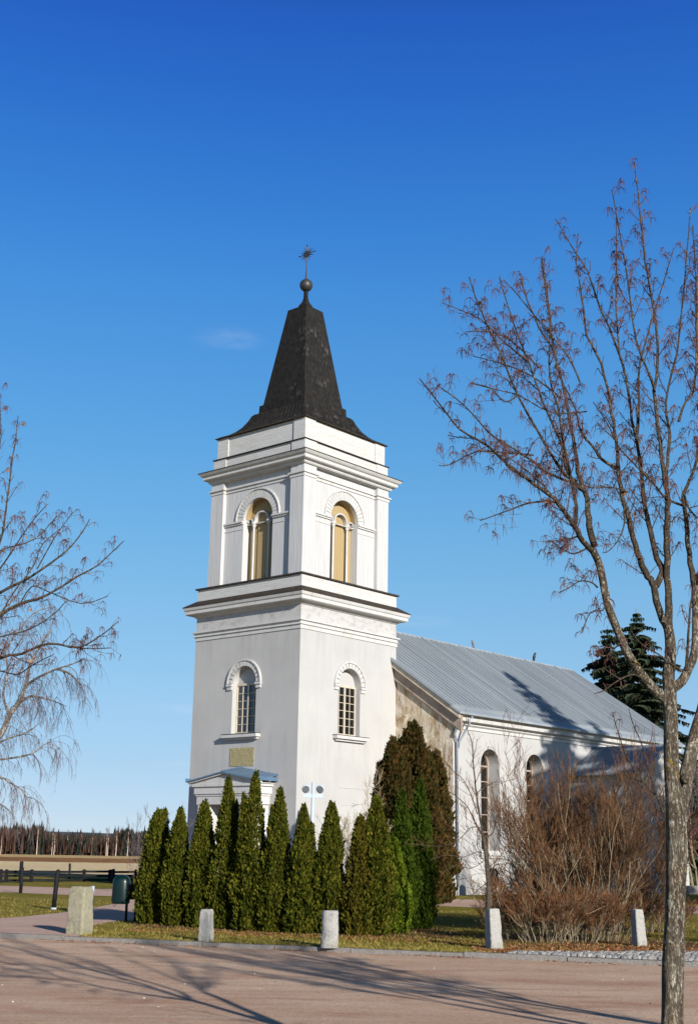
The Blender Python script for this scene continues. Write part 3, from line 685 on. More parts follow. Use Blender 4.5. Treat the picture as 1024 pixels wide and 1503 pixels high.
# porch on the west face
porch = bpy.data.objects.new('porch', None); col.objects.link(porch); porch.parent = church
D = 0.92; y0, y1 = -3.0 - D, -3.0
mb = MB()   # entablature
mb.box(-1.62, 1.62, y0 + 0.10, y1, 3.30, 3.62); mb.box(-1.66, 1.66, y0 + 0.07, y1, 3.62, 3.70); mb.box(-1.72, 1.72, y0 + 0.03, y1, 3.70, 3.98); mb.box(-1.80, 1.80, y0 - 0.03, y1, 3.98, 4.08)
mb.rings([[(-1.86, y, 4.08), (1.86, y, 4.08), (1.86, y, 4.13), (0, y, 4.42), (-1.86, y, 4.13)] for y in (y0, y1)])
mb.build('pediment', MT, porch)
mb = MB()   # raking cornices and roof skin
for sg in (-1, 1):
    a = V((sg * 1.98, y0 - 0.10, 4.10)); b = V((0, y0 - 0.10, 4.44)); mb.rings([[a, a + V((0, 0.2, 0)), a + V((0, 0.2, 0.09)), a + V((0, 0, 0.09))], [b, b + V((0, 0.2, 0)), b + V((0, 0.2, 0.09)), b + V((0, 0, 0.09))]])
mb.build('raking_cornice', MT, porch)
mb = MB()
for sg in (-1, 1):
    q = [V((sg * 2.03, y0 - 0.16, 4.19)), V((0, y0 - 0.16, 4.545)), V((0, y1, 4.77)), V((sg * 2.03, y1, 4.44))]
    mb.rings([q, [p - V((0, 0, 0.045)) for p in q]])
    mb.obox(V((sg * 2.03, (y0 + y1) / 2 - 0.08, 4.24)), V((0.012, 0, 0)), V((0, (D + 0.16) / 2, 0)), V((0, 0, 0.07)))
    for t in (0.25, 0.5, 0.75, 1.0):
        a = V((sg * 2.03 * t, y0 - 0.16, 4.55 - 0.355 * t)); b = V((sg * 2.03 * t, y1, 4.775 - 0.33 * t)); mb.tube([a, b], 0.014, 4)
mb.tube([V((0, y0 - 0.17, 4.56)), V((0, y1, 4.785))], 0.02, 5)
mb.build('porch_roof', MBL, porch)
for sx in (-1, 1):
    mb = MB(); x0, x1 = sorted((sx * 0.92, sx * 1.55)); k = 0
    while k < 8:
        z = 0.25 + k * 0.385; mb.box(x0, x1, y0 + 0.12, y1, z, z + 0.355); mb.box(x0 + 0.03, x1 - 0.03, y0 + 0.15, y1, z + 0.355, z + 0.385); k += 1
    mb.box(x0 - 0.05, x1 + 0.05, y0 + 0.07, y1, 0.0, 0.25)
    mb.build('pier', MT, porch)
mb = MB(); mb.box(-0.92, 0.92, -3.16, -3.02, 2.75, 3.30); mb.box(-0.92, -0.80, -3.2, -3.02, 0.1, 2.75); mb.box(0.80, 0.92, -3.2, -3.02, 0.1, 2.75); mb.build('door_frame', MT, porch)
mb = MB(); mb.box(-0.80, 0.80, -3.10, -3.02, 0.15, 2.75); mb.build('door', MDOOR, porch)
mb = MB(); mb.box(-1.9, 1.9, y0 - 0.55, -3.07, 0.0, 0.13); mb.box(-1.7, 1.7, y0 - 0.2, -3.08, 0.13, 0.25); mb.build('doorstep', MKERB, porch)

# nave
NH, NY0, NY1, WT, EZ, RZ, EX = 5.96, 3.0, 22.3, 6.72, 7.10, 11.45, 6.56
slope = (RZ - EZ) / EX
wins = [5.62, 9.03, 18.9]
for side in 'RW':
    mb = MB()
    cyn = (NY0 + NY1) / 2; F = face_map(side, NH, 0, cyn); sg = 1 if side == 'R' else -1
    edges = [NY0, 7.3, 10.9, 17.2, NY1]
    for i in range(4):
        c = [5.62, 9.03, None, 18.9][i]
        a, b = edges[i] - cyn, edges[i + 1] - cyn
        if sg < 0: a, b = -b, -a
        wall_panel(mb, F, a, b, 0, WT, None if c is None else (sg * (c - cyn), 0.68, 1.72, 5.15), 0.62)
    mb.build('nave_wall', MP, church)
mb = MB()
mb.poly([(-NH, NY1, 0), (NH, NY1, 0), (NH, NY1, WT), (0, NY1, WT + NH * slope), (-NH, NY1, WT)][::-1])
mb.build('rear_gable', MP, church)
mb = MB(); mb.poly([(-NH, NY0, 0), (NH, NY0, 0), (NH, NY0, RZ - NH * slope - 0.12), (0, NY0, RZ - 0.12), (-NH, NY0, RZ - NH * slope - 0.12)]); mb.build('gable_wall', MW, church)
mb = MB()
for sg in (-1, 1):
    x0, x1 = sorted((sg * NH, sg * (NH + 0.05))); mb.box(x0, x1, NY0 + .003, NY1, 0, 0.6)
mb.build('nave_plinth', MP, church)
for side in 'RW':
    cyn = (NY0 + NY1) / 2; F = face_map(side, NH, 0, cyn); sg = 1 if side == 'R' else -1
    for c in wins:
        cs = sg * (c - cyn)
        wd = bpy.data.objects.new('nave_window', None); col.objects.link(wd); wd.parent = church
        gl = MB(); gl.poly([F(cs - 0.68, 1.72, 0.6)] + [F(a, z, 0.6) for a, z in arch_pts(cs, 0.68, 5.15)] + [F(cs + 0.68, 1.72, 0.6)]); gl.build('glass', MGL2, wd)
        fr = MB(); ring_arch(fr, F, cs, 5.15, 0.60, 0.68, 0.53, 0.6, 14)
        for s0, s1 in ((-0.68, -0.60), (0.60, 0.68), (-0.03, 0.03)): fbox(fr, F, cs + s0, cs + s1, 1.72, 5.15 if abs(s0) > 0.1 else 5.75, 0.54, 0.6)
        for z in (1.74, 2.45, 3.15, 3.85, 4.5, 5.12): fbox(fr, F, cs - 0.6, cs + 0.6, z, z + (0.07 if z > 5 else 0.04), 0.545, 0.6)
        fr.build('frame', MDOOR, wd)
        sl = MB(); fbox(sl, F, cs - 0.9, cs + 0.9, 1.52, 1.70, -0.14, 0.1); fbox(sl, F, cs - 0.8, cs + 0.8, 1.42, 1.518, -0.07, 0.1); sl.build('sill', MT, wd)
mb = MB()
for sg in (-1, 1):                          # eaves cornice
    pr = [(NH, 6.50), (NH + 0.05, 6.50), (NH + 0.05, 6.62), (NH + 0.14, 6.68), (NH + 0.14, 6.76), (NH + 0.36, 6.80), (NH + 0.38, 6.98), (NH + 0.46, 7.08), (NH, 7.10)]
    mb.rings([[(sg * x, y, z) for x, z in pr] for y in (NY0 + 0.01, NY1)])
mb.build('eaves_cornice', MT, church)
mb = MB()                                   # raking cornice on the gable
for sg in (-1, 1):
    a = V((sg * 6.46, 0, EZ - 0.12)); b = V((0, 0, RZ - 0.16))
    sec = [(2.762, 0.03), (2.762, -0.10), (2.86, -0.12), (2.86, -0.62), (2.90, -0.68), (2.995, -0.70), (2.995, 0.03)]
    mb.rings([[(p.x, y, p.z + dz) for y, dz in sec] for p in (a, b)])
mb.build('raking_cornice', simple('weathered_raking_band', (0.36, 0.30, 0.24), (0.20, 0.155, 0.13), 2.2, 0.9, 0.1, 0.02, detail=8), church)
mb = MB()
for sg in (-1, 1):
    a = V((sg * 6.50, 0, EZ - 0.08)); b = V((0, 0, RZ - 0.10))
    mb.rings([[(p.x, 2.70, p.z - 0.17), (p.x, 2.757, p.z - 0.17), (p.x, 2.757, p.z + 0.03), (p.x, 2.70, p.z + 0.03)] for p in (a, b)])
mb.build('bargeboard', simple('weathered_cream_board', (0.50, 0.43, 0.33), (0.33, 0.28, 0.22), 4, 0.85), church)
mb = MB(); YV0, YV1 = 2.66, NY1 + 0.15
for sg in (-1, 1):
    def rp(x, y, dz=0.0): return V((sg * x, y, RZ - x * slope + dz))
    q = [rp(0, YV0), rp(EX, YV0), rp(EX, YV1), rp(0, YV1)]
    mb.rings([q, [p + V((0, 0, -0.08)) for p in q]])
    y = YV0 + 0.02; nrm = V((sg * slope, 0, 1)).normalized(); al = V((sg * 1, 0, -slope)).normalized()
    k = 0
    while y < YV1:
        tall = 0.10 if k % 8 == 0 else 0.065
        a = rp(0.02, y); b = rp(EX - 0.42, y); c = (a + b) / 2; hl = (b - a).length / 2
        mb.obox(c + nrm * tall / 2, al * hl, V((0, 0.045 if tall < 0.07 else 0.06, 0)), nrm * tall / 2)
        y += 0.37; k += 1
    # standing gutter fold along the eave
    c = (rp(EX - 0.40, YV0) + rp(EX - 0.40, YV1)) / 2; mb.obox(c + nrm * 0.03, al * 0.02, V((0, (YV1 - YV0) / 2, 0)), nrm * 0.045)
    c = (rp(EX - 0.01, YV0) + rp(EX - 0.01, YV1)) / 2; mb.obox(c - V((0, 0, 0.035)), V((0.02, 0, 0)), V((0, (YV1 - YV0) / 2, 0)), V((0, 0, 0.045)))
mb.tube([V((0, YV0, RZ + 0.02)), V((0, YV1, RZ + 0.02))], 0.07, 6, True)
roof = mb.build('nave_roof', MR, church)
dp = MB()                                   # downpipes at the near corner
dp.tube([V((6.40, 2.90, 6.95)), V((6.30, 2.92, 6.65)), V((6.10, 2.93, 6.25)), V((6.08, 3.12, 5.95)), V((6.08, 3.14, 0.3))], 0.045, 8, True)
dp.tube([V((6.62, 3.45, 6.98)), V((6.52, 3.40, 6.70)), V((6.12, 3.22, 5.95)), V((6.09, 3.18, 5.7))], 0.042, 8, True)
for z in (1.2, 2.8, 4.4): dp.tube([V((6.08, 3.14, z)), V((6.08, 3.14, z + 0.05))], 0.068, 8, True)
dp.build('downpipe', MPIPE, church, smooth=True)

# sacristy wing on the sunny side
SX, SY0, SY1, SRY, SRZ, SEZ = 9.4, 12.1, 16.3, 14.2, 6.40, 5.20
mb = MB(); ss = (SRZ - SEZ) / (SRY - SY0)
mb.poly([(NH, SY0, 0), (SX, SY0, 0), (SX, SY0, SEZ), (NH, SY0, SEZ)]); mb.poly([(NH, SY1, 0), (SX, SY1, 0), (SX, SY1, SEZ), (NH, SY1, SEZ)][::-1])
mb.poly([(SX, SY0, 0), (SX, SY1, 0), (SX, SY1, SEZ), (SX, SRY, SRZ), (SX, SY0, SEZ)]); mb.build('sacristy_wall', MP, church)
mb = MB()
for sg in (-1, 1):
    e = 2.42
    q = [V((NH, SRY, SRZ + 0.10)), V((SX + 0.3, SRY, SRZ + 0.10)), V((SX + 0.3, SRY + sg * e, SRZ + 0.10 - ss * e)), V((NH, SRY + sg * e, SRZ + 0.10 - ss * e))]
    mb.rings([q, [p - V((0, 0, 0.07)) for p in q]])
    nrm = V((0, sg * ss, 1)).normalized()
    x = NH + 0.1
    while x < SX + 0.3: mb.obox((V((x, SRY, SRZ + 0.10)) + V((x, SRY + sg * e, SRZ + 0.10 - ss * e))) / 2 + nrm * 0.013, V((0.012, 0, 0)), V((0, sg, -ss)).normalized() * (e * math.sqrt(1 + ss * ss) / 2), nrm * 0.013); x += 0.3
mb.build('sacristy_roof', MR, church)
mb = MB()
for sg in (-1, 1):
    a = V((SX, SRY, SRZ - 0.02)); b = V((SX, SRY + sg * 2.35, SRZ - 0.02 - ss * 2.35))
    mb.rings([[p, p + V((0.27, 0, 0)), p + V((0.27, 0, -0.16)), p + V((0.1, 0, -0.24)), p + V((0, 0, -0.24))] for p in (a, b)])
mb.build('sacristy_cornice', MT, church)
wd = bpy.data.objects.new('sacristy_window', None); col.objects.link(wd); wd.parent = church
F = face_map('R', SX, 0, SRY); mb = MB(); fbox(mb, F, -0.5, 0.5, 1.9, 3.6, -0.004, 0.02); mb.build('glass', MGL2, wd)
mb = MB(); [fbox(mb, F, a, b, c, d, -0.03, 0.01) for a, b, c, d in ((-0.58, -0.5, 1.85, 3.7), (0.5, 0.58, 1.85, 3.7), (-0.5, 0.5, 3.6, 3.7), (-0.5, 0.5, 1.85, 1.9), (-0.02, 0.02, 1.9, 3.6))]; mb.build('frame', MFR, wd)
mb = MB(); fbox(mb, F, 1.0, 2.1, 0.0, 0.35, -0.5, -0.002); mb.build('sacristy_step', MKERB, church)
#@@PART2
# ------------------------------------------------------------------ small street things
def stone(name, label, cat, loc, w_, d_, h_, mat, group=None, lean=(0, 0), taper=0.9, rz=0.0, seed=1, rnd=0.25):
    rs = []; K = 20; n = 14
    for i in range(n + 1):
        t = i / n; z = h_ * t; sc_ = 1 - (1 - taper) * t
        if t > 0.9: sc_ *= 1 - 0.10 * ((t - 0.9) / 0.1) ** 2
        ring = []
        for k in range(K):
            a = 2 * math.pi * k / K; c, s = math.cos(a), math.sin(a)
            e = 2.0 / (2 + 8 * (1 - rnd))
            x = math.copysign(abs(c) ** e, c) * w_ / 2; y = math.copysign(abs(s) ** e, s) * d_ / 2
            nn = 1 + 0.10 * noise.noise(Vector((x * 9 + seed * 7, y * 9, z * 6))) + 0.05 * noise.noise(Vector((x * 25 + seed, y * 25, z * 22)))
            ring.append((x * sc_ * nn + lean[0] * t, y * sc_ * nn + lean[1] * t, z + (0.012 * noise.noise(Vector((x * 12, y * 12, seed))) if i == n else 0)))
        rs.append(ring)
    mb = MB(); mb.rings(rs); o = mb.build(name, mat); o.location = loc; o.rotation_euler = (0, 0, rz)
    return tag(o, label, cat, group)
GB = 'granite kerb stones along the road edge'
stone('stone_pillar', 'thick yellowish lichened granite pillar, the broadest, left by the kerb and path', 'stone pillar', gnd(116, 1371), 0.395, 0.37, 0.88, MST2, None, (0, 0), 0.88, R(-24), 4, 0.06)
stone('kerb_bollard', 'slim square granite bollard before the hedge, between the thick pillar and the rounded one', 'bollard', gnd(302, 1382), 0.225, 0.215, 0.56, MST1, GB, (0, 0), 0.86, R(-24), 9, 0.12)
stone('kerb_bollard', 'rounded white granite bollard in front of the thuja hedge below the floodlight pole', 'bollard', gnd(483.5, 1391), 0.315, 0.28, 0.62, MST1, GB, (0, 0), 0.92, 0, 14, 0.9)
stone('kerb_bollard', 'square granite bollard tapering upward, right in front of the bare sapling', 'bollard', gnd(725, 1393), 0.25, 0.235, 0.68, MST1, GB, (-0.03, 0.01), 0.84, R(24), 21, 0.05)
stone('kerb_bollard', 'pale square granite bollard behind the cobbles, just left of the big maple trunk', 'bollard', gnd(938, 1389), 0.215, 0.215, 0.66, MST1, GB, (-0.025, 0.01), 0.84, R(22), 27, 0.05)

def post(label, base, top, r, cat='post', foot=True, group=None):
    t = thing('roadside_post', label, cat, base, 0, group); d = top - base
    mb = MB(); mb.tube([Vector((0, 0, 0)), d * 0.5, d * 0.97, d * 0.99, d], [r, r, r, r * 0.8, r * 0.3], 10, True); mb.build('pole', MBLK, t, True)
    if foot: mb = MB(); mb.tube([Vector((0, 0, 0.0)), Vector((0, 0, 0.05))], r * 1.25, 10, True); mb.build('foot', MGREY, t, True)
    return t
b = gnd(79, 1335); post('nearer leaning dark wooden post on the grass left of the granite pillar', b, at(85, 1278.5, b.y), 0.062, group='dark posts on the left lawn')
b = gnd(30.5, 1311); post('farther thin black post standing before the black rail fence', b, at(33.5, 1273, b.y), 0.06, group='dark posts on the left lawn', foot=False)
b = gnd(102, 1293.5); post('tall slim black post rising above the rail fence', b, at(103, 1267, b.y), 0.055, 'post', False)
b = gnd(134, 1339); t = thing('marker_post', 'thin light grey marker post with dark tip peeping out behind the granite pillar', 'marker', b)
h = at(137, 1300.5, b.y).z; mb = MB(); mb.box(-0.045, 0.045, -0.03, 0.03, 0, h); mb.build('board', MGREY, t); mb = MB(); mb.box(-0.047, 0.0, -0.034, -0.0305, h - 0.17, h - 0.02); mb.build('dark_tip', MBLK, t)
b = gnd(736, 1333); t = thing('marker_stake', 'thin white stake with dark bands beside the bare sapling', 'stake', b)
mb = MB(); mb.tube([Vector((0, 0, 0)), Vector((0, 0, 0.76))], 0.022, 8, True); mb.build('stake', simple('white_plastic', (0.75, 0.75, 0.73)), t)
for z in (0.08, 0.2): mb = MB(); mb.tube([Vector((0, 0, z)), Vector((0, 0, z + 0.06))], 0.025, 8, True); mb.build('band', MBLK, t)

# rail fence on the left
fence_px = [(-40, 1295), (9, 1295), (46, 1294.5), (84.5, 1294.5), (123, 1294), (161, 1294), (199, 1293.5), (238, 1293)]
fp = [gnd(*q) for q in fence_px]
fence = thing('rail_fence', 'low black three rail wooden fence between lawn and pale field', 'fence', fp[0])
o0 = fp[0]
for p in fp:
    mb = MB(); q = p - o0; mb.box(q.x - 0.07, q.x + 0.07, q.y - 0.07, q.y + 0.07, -0.05, 0.50); mb.rings([[(q.x + r * math.cos(k * math.pi / 4) * 0.10, q.y + r * math.sin(k * math.pi / 4) * 0.10, z) for k in range(8)] for r, z in ((1, 0.50), (0.75, 0.545), (0.3, 0.565))]); mb.build('fence_post', MBLK, fence)
for z in (0.09, 0.275, 0.455):
    mb = MB()
    for p, q in zip(fp, fp[1:]):
        a, b = p - o0, q - o0; c = (a + b) / 2; d = (b - a); hl = d.length / 2 - 0.01; d.normalize()
        dz = random.uniform(-0.012, 0.012)
        mb.obox(c + Vector((0, -0.12, z + dz)), d * hl, Vector((-d.y, d.x, 0)) * 0.025, Vector((0, 0, 0.044 if z < 0.4 else 0.050)))
    mb.build('rail', MBLK, fence)
for px_, hh in ((4.5, 0.56), (33.5, 0.9), (168, 0.60)):
    b = gnd(px_, 1295.5) - Vector((0, 0.45, 0)); mb = MB(); mb.tube([Vector((0, 0, 0)), Vector((0, 0, hh)), Vector((0, 0, hh + 0.03))], [0.085, 0.085, 0.04], 10, True)
    o = mb.build('fence_post', MBLK); o.location = b
    tag(o, {4.5: 'separate black post at the left end of the rail fence', 33.5: 'black post close behind the farther thin post at the rail fence', 168: 'black post before the rail fence just above the green litter bin'}[px_], 'post')

# litter bins
def bin_(loc, s, label, rz=0.0, second=True):
    t = thing('litter_bin', label, 'litter bin', loc, rz)
    K = 24; rs = []
    pf = [(0.155, 0.40, 1.0), (0.175, 0.42, 1.0), (0.18, 0.46, 1), (0.175, 0.86, 0.98), (0.165, 0.93, 0.97), (0.13, 0.99, 0.95), (0.07, 1.02, 0.9), (0.01, 1.03, 0.9)]
    for r, z, e in pf:
        rs.append([(math.copysign(abs(math.cos(a)) ** 0.7, math.cos(a)) * r * 1.12 * s, math.copysign(abs(math.sin(a)) ** 0.7, math.sin(a)) * r * s, z * s) for a in [2 * math.pi * k / K for k in range(K)]])
    mb = MB(); mb.rings(rs); mb.build('bin_body', MBIN, t, True)
    mb = MB(); mb.tube([Vector((0.12 * s, 0.12 * s, 0)), Vector((0.12 * s, 0.12 * s, 0.9 * s))], 0.03 * s, 8, True); mb.build('post', MBLK, t, True)
    mb = MB(); mb.tube([Vector((-0.15 * s, -0.10 * s, 0.42 * s)), Vector((-0.13 * s, -0.1 * s, 0.33 * s)), Vector((-0.06 * s, -0.1 * s, 0.42 * s))], 0.008 * s, 5, True); mb.build('latch', MIRON, t)
    if second:
        mb = MB(); mb.box(0.20, 0.42, 0.02, 0.26, 0.50, 0.83); mb.build('side_box', MBLK, t)
        mb = MB(); mb.tube([Vector((0.32, 0.14, 0)), Vector((0.32, 0.14, 0.5))], 0.028, 8, True); mb.build('post', MBLK, t, True)
    return t
bin_(gnd(175.5, 1354), 1.0, 'dark green domed litter bin on a post beside the leftmost thuja')
bin_(gnd(723, 1317), 1.05, 'teal litter bin behind the bare sapling near the nave wall', second=False)

# twin floodlight pole
b = gnd(455, 1355); t = thing('floodlight_pole', 'light grey pole with two round floodlights above the thujas, before the tower corner', 'floodlight', b)
hz = at(451, 1148, b.y).z; mb = MB(); mb.tube([Vector((0, 0, 0)), Vector((0, 0, hz))], [0.055, 0.038], 12, True); mb.build('pole', MGREY, t, True)
za = at(451, 1168, b.y).z; mb = MB(); mb.box(-0.235, -0.03, -0.03, 0.03, za - 0.045, za + 0.045); mb.box(0.03, 0.235, -0.03, 0.03, za - 0.045, za + 0.045); mb.build('crossarm', MGREY, t)
for sg in (-1, 1):
    c = Vector((sg * 0.175, -0.02, at(451, 1157.5, b.y).z)); ax = Vector((sg * 0.15, 0.75, 0.25)).normalized()
    mb = MB(); mb.tube([c - ax * 0.04, c, c + ax * 0.06, c + ax * 0.13], [0.100, 0.098, 0.078, 0.03], 20, True); hd = mb.build('lamp_head', MGREY, t, True)
    mb = MB(); mb.tube([c - ax * 0.047, c - ax * 0.041], [0.076, 0.082], 18, True); mb.build('lens', m_glass('lamp_lens', (0.15, 0.17, 0.18), 0.3), hd)
    mb = MB(); mb.tube([c + Vector((0, 0, -0.1)), Vector((c.x, 0, za + 0.03))], 0.018, 6, True); mb.build('bracket', MGREY, t)

# birds on the ridge
def bird(loc, label, mat, rz, s=1.0):
    P = [(-0.015, 0, 0.02), (-0.03, 0, 0.10), (-0.01, 0, 0.20), (0.02, 0, 0.29), (0.035, 0, 0.345), (0.05, 0, 0.365)]; Rr = [0.018, 0.055, 0.068, 0.05, 0.042, 0.02]
    mb = MB(); mb.tube([Vector(p) * s for p in P], [r * s for r in Rr], 12, True)
    mb.tube([Vector((0.06, 0, 0.345)) * s, Vector((0.115, 0, 0.335)) * s], [0.014 * s, 0.003 * s], 6, True)
    mb.tube([Vector((-0.03, 0, 0.12)) * s, Vector((-0.10, 0, -0.06)) * s], [0.035 * s, 0.02 * s], 6, True)
    for sg in (-1, 1): mb.tube([Vector((0.0, sg * 0.025, 0.06)) * s, Vector((0.01, sg * 0.03, -0.02)) * s], 0.008 * s, 5, True)
    o = mb.build('bird', mat, None, True); o.location = loc; o.rotation_euler = (0, 0, rz); return tag(o, label, 'bird')
bird(wor(0, 12.9, RZ + 0.11), 'greyish bird perched upright on the nave ridge nearer the tower', simple('grey_feathers', (0.16, 0.15, 0.15)), R(200), 1.0)
bird(wor(0, 18.55, RZ + 0.11), 'black bird perched on the far part of the nave ridge', simple('black_feathers', (0.015, 0.017, 0.022), None, 6, 0.4), R(10), 1.2)

# ------------------------------------------------------------------ thuja hedge: single columnar trees
def thuja_mesh(seed, h, w_, tips, mat_name, mat, n=8500, leafs=1.0, lean=0.0):
    rnd = random.Random(seed)
    mb = MB()
    lobes = []
    for (tx, ty, th) in tips: lobes.append((tx, ty, th))
    e0 = rnd.uniform(0.50, 0.74); b0 = rnd.uniform(0.55, 0.8); m0 = rnd.uniform(0.12, 0.3)
    def rad(t): # radius profile from base to tip
        return (b0 + (1 - b0) * min(1, t / m0)) * (1 - max(0, (t - m0)) / (1 - m0)) ** e0 if t < 1 else 0
    for i in range(n):
        tx, ty, th = lobes[0] if rnd.random() < 0.66 or len(lobes) == 1 else lobes[1 + int(rnd.random() * (len(lobes) - 1))]
        main = (tx, ty, th) == lobes[0]
        t = rnd.random() ** 1.15; z = th * h * t
        if rnd.random() < 0.012: t = rnd.uniform(0.93, 1.0); z = th * h * (t + rnd.uniform(0, 0.035))
        a = rnd.random() * 2 * math.pi
        rr = w_ * rad(t) * (1.0 if main else 0.62)
        rr *= 1 + 0.46 * noise.noise(Vector((math.cos(a) * 2.2 + seed, math.sin(a) * 2.2, z * 2.1))) + 0.26 * noise.noise(Vector((math.cos(a) * 5 + seed, math.sin(a) * 5, z * 5 / leafs)))
        k = 1 - 0.28 * rnd.random() ** 2
        if rnd.random() < 0.07: k *= rnd.uniform(1.05, 1.28)
        x = tx * t * 1.0 + math.cos(a) * rr * k + lean * t; y = ty * t + math.sin(a) * rr * k
        out = Vector((math.cos(a), math.sin(a), 0)); upv = (Vector((0, 0, 1)) * rnd.uniform(0.6, 1.3) + out * rnd.uniform(-0.1, 0.9) + Vector((rnd.uniform(-.4, .4), rnd.uniform(-.4, .4), 0))).normalized()
        sd_ = upv.cross(Vector((rnd.uniform(-1, 1), rnd.uniform(-1, 1), rnd.uniform(-.3, .3)))).normalized()
        L_ = rnd.uniform(0.03, 0.095) * leafs; W_ = L_ * rnd.uniform(0.16, 0.36); p = Vector((x, y, max(z, 0.01)))
        q = p + upv * L_
        mb.poly([p - sd_ * W_ * 0.3, p + upv * L_ * 0.45 - sd_ * W_, q, p + upv * L_ * 0.5 + sd_ * W_])
    return mb
def thuja(name, label, loc, h, w_, tips, mat, seed, n=8500, leafs=1.0, group=None, cat='thuja', core=True):
    t = thing(name, label, cat, loc, 0, group)
    thuja_mesh(seed, h, w_, tips, name, mat, n, leafs).build('foliage', mat, t)
    mb = MB()
    for (tx, ty, th) in tips:
        mb.tube([Vector((0, 0, 0)), Vector((tx * 0.4, ty * 0.4, th * h * 0.4)), Vector((tx * 0.92, ty * 0.92, th * h * 0.92))], [0.06, 0.045, 0.01], 7)
    rr = random.Random(seed + 5)
    for k in range(60):                     # inner branches, dense enough to stop the light
        z = rr.uniform(0.05, 0.85) * h; a = rr.random() * 6.28; r0 = w_ * 0.7 * (1 - z / h) ** 0.6
        mb.tube([Vector((0, 0, z)), Vector((math.cos(a) * r0, math.sin(a) * r0, z + r0 * 0.9))], [0.02, 0.006], 4)
    mb.build('trunk', MBARK2, t)
    return t
G1 = [(0.010, 0.017, 0.002), (0.034, 0.046, 0.004), (0.080, 0.088, 0.008), (0.155, 0.132, 0.018)]
G2 = [(0.024, 0.040, 0.003), (0.055, 0.090, 0.006), (0.105, 0.150, 0.010), (0.17, 0.20, 0.018)]
G3 = [(0.014, 0.024, 0.002), (0.032, 0.055, 0.005), (0.06, 0.088, 0.008)]
GB_ = [(0.020, 0.024, 0.003), (0.055, 0.052, 0.006), (0.11, 0.082, 0.012), (0.075, 0.085, 0.007)]
MLF1 = m_isle('thuja_leaf', G1, 0.85, 0.06, 0.25); MLF2 = m_isle('bright_thuja_leaf', G2, 0.85, 0.06, 0.25)
MLF3 = m_isle('deep_green_thuja_leaf', G3, 0.85, 0.06, 0.2); MLFB = m_isle('rusty_thuja_leaf', GB_, 0.85, 0.06, 0.2)
MLFR = m_isle('brown_conifer_leaf', [(0.010, 0.013, 0.004), (0.026, 0.026, 0.007), (0.065, 0.036, 0.011), (0.030, 0.036, 0.007), (0.125, 0.058, 0.018)], 0.85, 0.05, 0.2, 0.5)
GT = 'thujas planted in a hedge row behind the verge'
row = [ # px centre, top, base, half width px, tips, material, label
 (221, 1196, 1357, 27, [(0.02, 0, 1.0), (0.16, 0, 1.02), (-0.1, 0.05, .8)], MLF1, 'leftmost thuja of the row, twin tipped, beside the green litter bin'),
 (255, 1194, 1360, 23, [(0, 0, 1.0), (-0.12, 0, .85)], MLF1, 'second thuja from the left, short with a single soft tip'),
 (291, 1183, 1362, 23, [(0, 0, 1.0), (0.10, 0, .9), (-0.1, 0, .8)], MLF1, 'third thuja from the left, broad topped, left of the porch pier'),
 (327, 1148, 1364, 24, [(-0.02, 0, 1.0), (0.16, 0, .84)], MLF1, 'tall thuja under the left slope of the porch pediment'),
 (364, 1141, 1367, 25, [(0.03, 0, 1.0), (-0.2, 0, .86)], MLF1, 'tallest thuja of the row, hiding the right side of the porch door'),
 (400, 1165, 1369, 25, [(0.06, 0, 1.0), (-0.08, 0, .88)], MLF1, 'thuja at the right edge of the porch with a slanting left shoulder'),
 (441, 1190, 1371, 24, [(0, 0, 1.0), (0.17, 0, .86)], MLF1, 'thuja directly before the floodlight pole'),
 (482, 1187, 1372, 23, [(0.02, 0, 1.0)], MLF1, 'slim symmetrical thuja behind the rounded white bollard'),
 (527, 1206, 1374, 22, [(0, 0, 1.0), (0.12, 0, .95)], MLFB, 'short rusty tinged thuja, the brownest of the row'),
 (551, 1178, 1374, 27, [(0, 0, 1.0), (-0.14, 0, .82), (0.14, -0.05, .8)], MLF1, 'full thuja between the rusty one and the bright green one'),
 (577, 1236, 1371, 27, [(0, 0, 1.0), (0.12, 0, .85)], MLF2, 'short bright yellow green thuja at the front of the right cluster'),
 (590, 1168, 1366, 24, [(0, 0, 1.0), (-0.1, 0, .9)], MLF3, 'deep green thuja rising behind the bright one'),
 (617, 1150, 1364, 23, [(0, 0, 1.0), (0.1, 0, .8)], MLF3, 'rightmost thuja of the row, dark green and tall'),
]
for i, (cx_, top, base, hw_, tips, mat, lab) in enumerate(row):
    p = gnd(cx_, base); pxm = FPX / p.y; h_ = at(cx_, top, p.y).z + 0.05
    p = p + Vector((0, 0.25, 0))
    thuja('thuja', lab, p, h_, hw_ / pxm * 0.95, tips, mat, 100 + i, 19000 if mat is not MLFB else 14000, 1.0, GT)
# tall brown conifer clump at the gable
p = gnd(600, 1322); pxm = FPX / p.y
GBC = 'brown conifers at the gable'
def bc(lab, px_, base, top, hw_, tips, seed, n):
    q = gnd(px_, base); thuja('brown_conifer', lab, q, at(px_, top, q.y).z, hw_ * q.y / FPX, tips, MLFR, seed, n, 2.1, GBC)
bc('tall rusty brown conifer, highest of the clump at the stained gable', 605, 1327, 1068, 49, [(0.0, 0, 1.0), (-0.8, 0, .86), (-0.4, 0.2, .92), (0.6, 0, .80)], 301, 36000)
bc('rounder brown conifer left in the clump, before the sunny tower wall', 574, 1328, 1092, 44, [(0, 0, 1.0), (0.4, 0, .95), (-0.4, 0, .86)], 302, 26000)
bc('narrow brown conifer at the right of the clump next to the downpipe', 634, 1325, 1108, 32, [(0.1, 0, 1.0), (-0.3, 0, .96)], 303, 20000)

